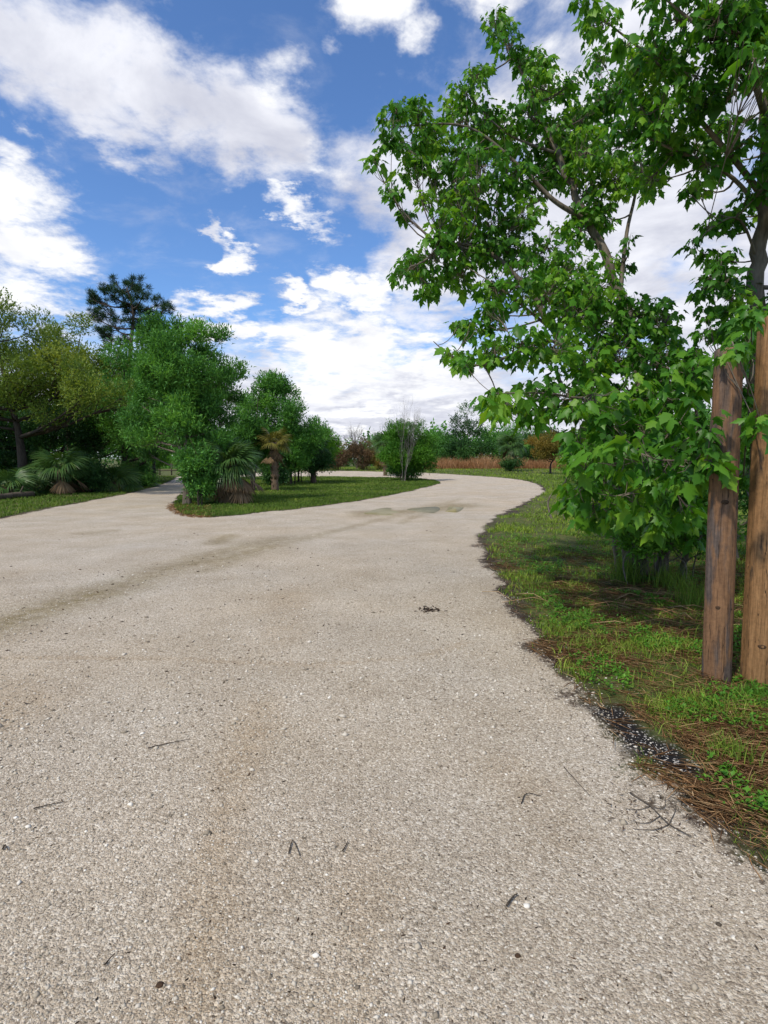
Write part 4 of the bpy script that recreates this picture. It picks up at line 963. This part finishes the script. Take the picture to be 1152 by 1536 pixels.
C2 = [(905, 30, 26, 5.2), (880, 4, 16, 5.2), (930, 60, 14, 5.2), (955, 92, 28, 5.3), (985, 70, 28, 5.2), (1000, 110, 32, 5.2), (1022, 28, 34, 4.9), (1062, 60, 40, 4.8), (1102, 40, 44, 4.6), (1132, 88, 36, 4.6), (1042, 112, 34, 5.0), (1080, 15, 40, 4.7), (1140, 20, 40, 4.5), (1110, 110, 24, 4.8),
      (992, 160, 34, 5.4), (962, 160, 28, 5.5), (1010, 192, 34, 5.5), (1050, 155, 26, 5.3), (1078, 130, 22, 5.1), (948, 195, 30, 5.7), (1000, 232, 30, 5.7), (1042, 215, 26, 5.6), (1060, 245, 20, 5.7), (970, 270, 22, 5.8), (1050, 272, 12, 5.7), (1035, 285, 12, 5.7), (1090, 190, 20, 5.4), (1085, 225, 20, 5.5), (1115, 215, 14, 5.3), (1146, 186, 14, 5.2), (1142, 245, 20, 5.5), (1160, 265, 30, 5.6), (1122, 295, 16, 5.6),
      (1078, 322, 16, 5.5), (1062, 338, 10, 5.5), (1098, 325, 20, 5.5), (1042, 366, 11, 5.5), (1058, 378, 8, 5.5), (1082, 385, 18, 5.5), (1068, 415, 22, 5.4), (1094, 418, 24, 5.5), (1052, 432, 12, 5.4), (1112, 440, 20, 5.5), (1078, 465, 18, 5.4), (1106, 488, 24, 5.2), (1066, 490, 20, 5.3), (1135, 460, 10, 3.75), (1118, 475, 9, 3.8), (1098, 512, 15, 3.8), (1120, 505, 12, 3.85), (1085, 530, 12, 3.9), (1110, 528, 9, 3.8), (1144, 632, 12, 3.6), (1130, 640, 10, 3.7),
      (1115, 590, 24, 5.8), (1110, 640, 26, 6.0), (1120, 700, 24, 6.2), (1112, 540, 22, 5.6), (1185, 180, 44, 5.4), (1200, 60, 60, 4.8), (1190, 320, 44, 5.7), (1200, 440, 44, 5.8), (1240, 240, 60, 5.6), (1230, -40, 70, 5.0), (1120, -50, 60, 4.9), (1000, -40, 50, 5.0), (1180, 560, 40, 5.8), (1260, 520, 50, 6.2)]
B2 = (4.22, 6.3)
maple('taller grey-trunked maple behind the thicker post, crown running out of the top right corner', B2,
      [((0, 0, -0.1), [pz(1142, 760, 6.2), pz(1138, 560, 6.0), pz(1134, 430, 5.9), pz(1146, 320, 5.8), pz(1150, 180, 5.6), pz(1160, 20, 5.4), pz(1150, -150, 5.3)], 0.115, 0.03)],
      [([pz(1148, 300, 5.8), pz(1110, 250, 5.6), pz(1050, 180, 5.4), pz(990, 100, 5.3), pz(900, 25, 5.2)], 0.035, 0.006),
       ([pz(1150, 180, 5.6), pz(1120, 100, 5.2), pz(1060, 50, 4.9), pz(1000, 0, 4.9)], 0.035, 0.008),
       ([pz(1146, 320, 5.8), pz(1090, 260, 5.7), pz(1000, 220, 5.6), pz(950, 195, 5.7)], 0.025, 0.005),
       ([pz(1140, 400, 5.9), pz(1110, 330, 5.6), pz(1070, 340, 5.5), pz(1044, 366, 5.5)], 0.015, 0.003),
       ([pz(1128, 500, 6.0), pz(1100, 450, 5.6), pz(1060, 425, 5.4)], 0.018, 0.004),
       ([pz(1120, 600, 6.0), pz(1125, 560, 4.6), pz(1128, 470, 3.85)], 0.010, 0.003),
       ([pz(1115, 720, 6.2), pz(1120, 660, 4.6), pz(1140, 636, 3.65)], 0.010, 0.003),
       ([pz(1150, 180, 5.6), pz(1200, 100, 5.3), pz(1240, 0, 5.0)], 0.03, 0.006), ([pz(1146, 320, 5.8), pz(1200, 300, 5.7), pz(1240, 240, 5.6)], 0.03, 0.006), ([pz(1134, 430, 5.9), pz(1190, 440, 5.8), pz(1260, 500, 6.1)], 0.025, 0.006)],
      crown_pts(C2, 22, 0.8), 220, 32)

# thicket behind and under the maples
for x0, y0, x1, y1, Y, mt, nl, sz, lab in ((840, 640, 905, 745, 15, M_fresh, 5200, 0.055, 'small-leaved light green shrub behind the low left side of the leaning maple'),
                                        (880, 610, 1000, 800, 11.5, M_green, 11000, 0.07, 'dense green thicket straight behind the leaning maple stems'),
                                        (985, 590, 1110, 820, 10.8, M_green, 11000, 0.07, 'dense green thicket behind the slimmer post'),
                                        (1075, 560, 1230, 830, 8.6, M_green, 11000, 0.065, 'leafy thicket showing between and beyond the two posts'),
                                        (1120, 640, 1330, 860, 10.5, M_dark, 7000, 0.08, 'dark thicket beyond the right picture edge behind the thicker post')):
    c = at((x0 + x1) / 2, 750, Y)
    make_tree('shrub', lab, 'shrub', c[:2], [rect_ell(x0, y0, x1, y1, Y)], mt, M_bark, 34, (0.22, 0.45), nl, sz, 0.42, 0.03, stems=6, group='thicket behind the maples', stem_spread=0.8)
make_tree('shrub', 'thin-stemmed shrub with few small leaves at the foot of the leaning maple', 'shrub', (3.75, 7.2),
          [(np.array((3.65, 7.0, 0.8)), np.array((0.85, 0.5, 0.55)))], M_fresh, M_bark, 30, (0.12, 0.24), 4200, 0.05, 0.5, 0.012, stems=12, stem_spread=0.8)
# tussocks and fallen stalks at the foot of the maple
def tussock(label, x, y, n, h, mat, rad, group=None):
    o = thing('grass_tussock', label, 'grass clump', (x, y, gz(x, y)), group); b = Buf()
    P = rs.normal(0, rad, (n, 2)); Pw = P + (x, y)
    blades(b, P, rs.uniform(0.5, 1.0, n) * h, 0.006, rs.uniform(0.1, 0.8, n), np.clip(rs.normal(0.4, 0.2, n), 0, 1), z=ground_z(Pw) - gz(x, y) - 0.01)
    tag(link('blades', b.mesh('blades', mat), o), kind='stuff')
tussock('tall thin green grass tussock left of the maple stems', 3.12, 7.2, 260, 0.55, M_grass, 0.09)
tussock('tall thin grass tussock in front of the maple stems', 3.55, 6.95, 240, 0.42, M_grass, 0.12)
tussock('grass tussock between the maple stems and the slimmer post', 3.4, 6.1, 220, 0.45, M_grass, 0.12)
tussock('bright grass tuft at the foot of the two posts', 2.50, 3.72, 150, 0.13, M_fresh, 0.07)
tussock('bright grass tuft in front of the thicker post', 2.72, 3.62, 190, 0.15, M_grass, 0.10)
tussock('bright grass tuft beside the black soil at the road edge', 1.86, 2.9, 150, 0.16, M_grass, 0.06)
b = Buf()
for q in range(120):
    c = np.array((rs.normal(3.0, 0.55), rs.normal(6.0, 0.45), 0)); a = rs.normal(-0.5, 0.9); L = rs.uniform(0.25, 0.8); d = np.array((math.cos(a), math.sin(a), 0)) * L / 2
    z = gz(c[0], c[1]); h = rs.uniform(0.015, 0.09)
    tube(b, [c - d + (0, 0, z + 0.01), c + (0, 0, z + h), c + d * 0.9 + (0, 0, z + 0.02)], [0.004, 0.0035, 0.002], 4, np.clip(rs.normal(0.6, 0.2), 0, 1))
stuff('dead_stalks', b, M_straw)

# ---------------------------------------------------------------- twigs and stones lying on the road
def twig(label, px, thick, mat=M_barkd, forks=(), lift=0.004, name='twig'):
    pts = [G(*p) for p in px]; base = pts[0].copy(); base[2] = gz(base[0], base[1])
    o = thing(name, label, 'twig', base); b = Buf()
    def run(pp, r):
        P = smooth_path([G(*p) for p in pp], 4) if len(pp) > 1 else None
        P = P + np.column_stack((np.zeros((len(P), 2)), ground_z(P[:, :2]) + r + lift + np.abs(rs.normal(0, r * 0.5, len(P))))); tube(b, P - base, r * np.linspace(1.1, 0.5, len(P)), 6)
    run(px, thick); link('stem', b.mesh('stem', mat, True), o)
    if forks:
        b = Buf()
        for f in forks: run(f, thick * 0.5)
        link('side_shoots', b.mesh('side_shoots', mat, True), o)
twig('longest thin dark twig lying across the gravel on the left', [(222, 1126), (250, 1119), (284, 1112)], 0.0030)
twig('thin dark twig near the left picture edge, below the longest one', [(50, 1215), (72, 1209), (97, 1204)], 0.0026)
twig('dark V-shaped twig in the middle foreground', [(433, 1284), (439, 1264), (446, 1276), (450, 1288)], 0.0024)
twig('reddish brown stub of a stick right of the middle foreground', [(760, 1364), (768, 1352), (776, 1345)], 0.0042, M_log)
twig('bent dark twig on the gravel right of the road middle', [(782, 1204), (790, 1188), (812, 1192)], 0.0026)
twig('brown hair-thin twig pointing down right near the right road edge', [(846, 1150), (862, 1168), (884, 1192)], 0.0022, M_log)
twig('grey branched twig lying at the right road edge', [(945, 1192), (975, 1212), (1003, 1238), (1036, 1256)], 0.0040, M_log, [[(975, 1212), (960, 1216), (938, 1214)], [(1003, 1238), (980, 1246), (950, 1244)], [(975, 1212), (995, 1215), (998, 1200)], [(1003, 1238), (1012, 1220), (1014, 1204)], [(990, 1226), (970, 1236), (945, 1232)]])
twig('short dark twig standing out in the lower left foreground', [(157, 1447), (164, 1438), (172, 1430)], 0.0026)
twig('small dark curled twig at the left picture edge', [(4, 1276), (8, 1270), (12, 1277)], 0.0030)
twig('short dark twig in the centre foreground, right of the V-shaped one', [(514, 1280), (518, 1273), (522, 1264)], 0.0028)
twig('small dark twig by the left track, at the left picture edge high up', [(36, 1056), (44, 1058), (50, 1054)], 0.0024)
def stone(label, px, s, mat, name='stone'):
    p = G(*px); R = np.random.RandomState(int(px[0])); b = Buf()
    import bmesh
    bm = bmesh.new(); bmesh.ops.create_icosphere(bm, subdivisions=2, radius=1.0)
    V = np.array([v.co[:] for v in bm.verts]); F = np.array([[v.index for v in f.verts] for f in bm.faces]); bm.free()
    V = V * (1 + 0.22 * R.normal(0, 1, (len(V), 1)) * 0.5) * np.array((1.0, 0.8, 0.6)) * s; b.add(V, F, 0.9)
    tag(link(name, b.mesh(name, mat), None, (p[0], p[1], gz(p[0], p[1]) + s * 0.25)), label, 'stone')
stone('black stone in the lower left foreground', (240, 1478), 0.012, M_knot)
stone('black round stone in the lower right foreground', (776, 1438), 0.010, M_knot)
stone('white shell stone in the lower middle foreground', (474, 1438), 0.011, M_gravel)
stone('pale flat stone right of the reddish brown stick', (790, 1362), 0.012, M_gravel)
stone('brown stone near the lower right corner', (1078, 1386), 0.010, M_log)
b = Buf()
n = 60; P = np.array([G(644 + rs.normal(0, 7), 916 + rs.normal(0, 2.0))[:2] for _ in range(n)]); L = rs.uniform(0.01, 0.03, n)
inst(b, OCT_V, OCT_F, np.column_stack((P, ground_z(P) + 0.006)), frames(unit(np.column_stack((rs.normal(size=(n, 2)), rs.normal(size=n) * 0.3))), np.array((0, 0.02, 1.0))), np.stack((L * 0.3, L, L * 0.25), -1), rs.uniform(0, 0.8, n))
stuff('debris_heap', b, M_litter)
b = Buf()
P = scatter(650, 0, 46, 1.6, 12, lambda P: right_of(P) & (np.abs(road_sd(P) + 0.05) < 0.18) & (rs.rand(len(P)) < 0.3 + vnoise(P[:, 0] * 2.5, P[:, 1] * 2.5) * 1.6))
n = len(P); az = rs.uniform(0, 6.28, n); L = rs.uniform(0.008, 0.034, n)
inst(b, LANCE_V, LANCE_F, np.column_stack((P, ground_z(P) + rs.uniform(0.003, 0.010, n))), frames(np.stack((np.cos(az), np.sin(az), rs.normal(0, 0.12, n)), -1), np.array((0.05, 0.02, 1.0))), np.stack((np.minimum(L * 0.25, 0.006), L, L * 0.4), -1), rs.uniform(0.4, 1, n))
stuff('edge_litter', b, M_litter)
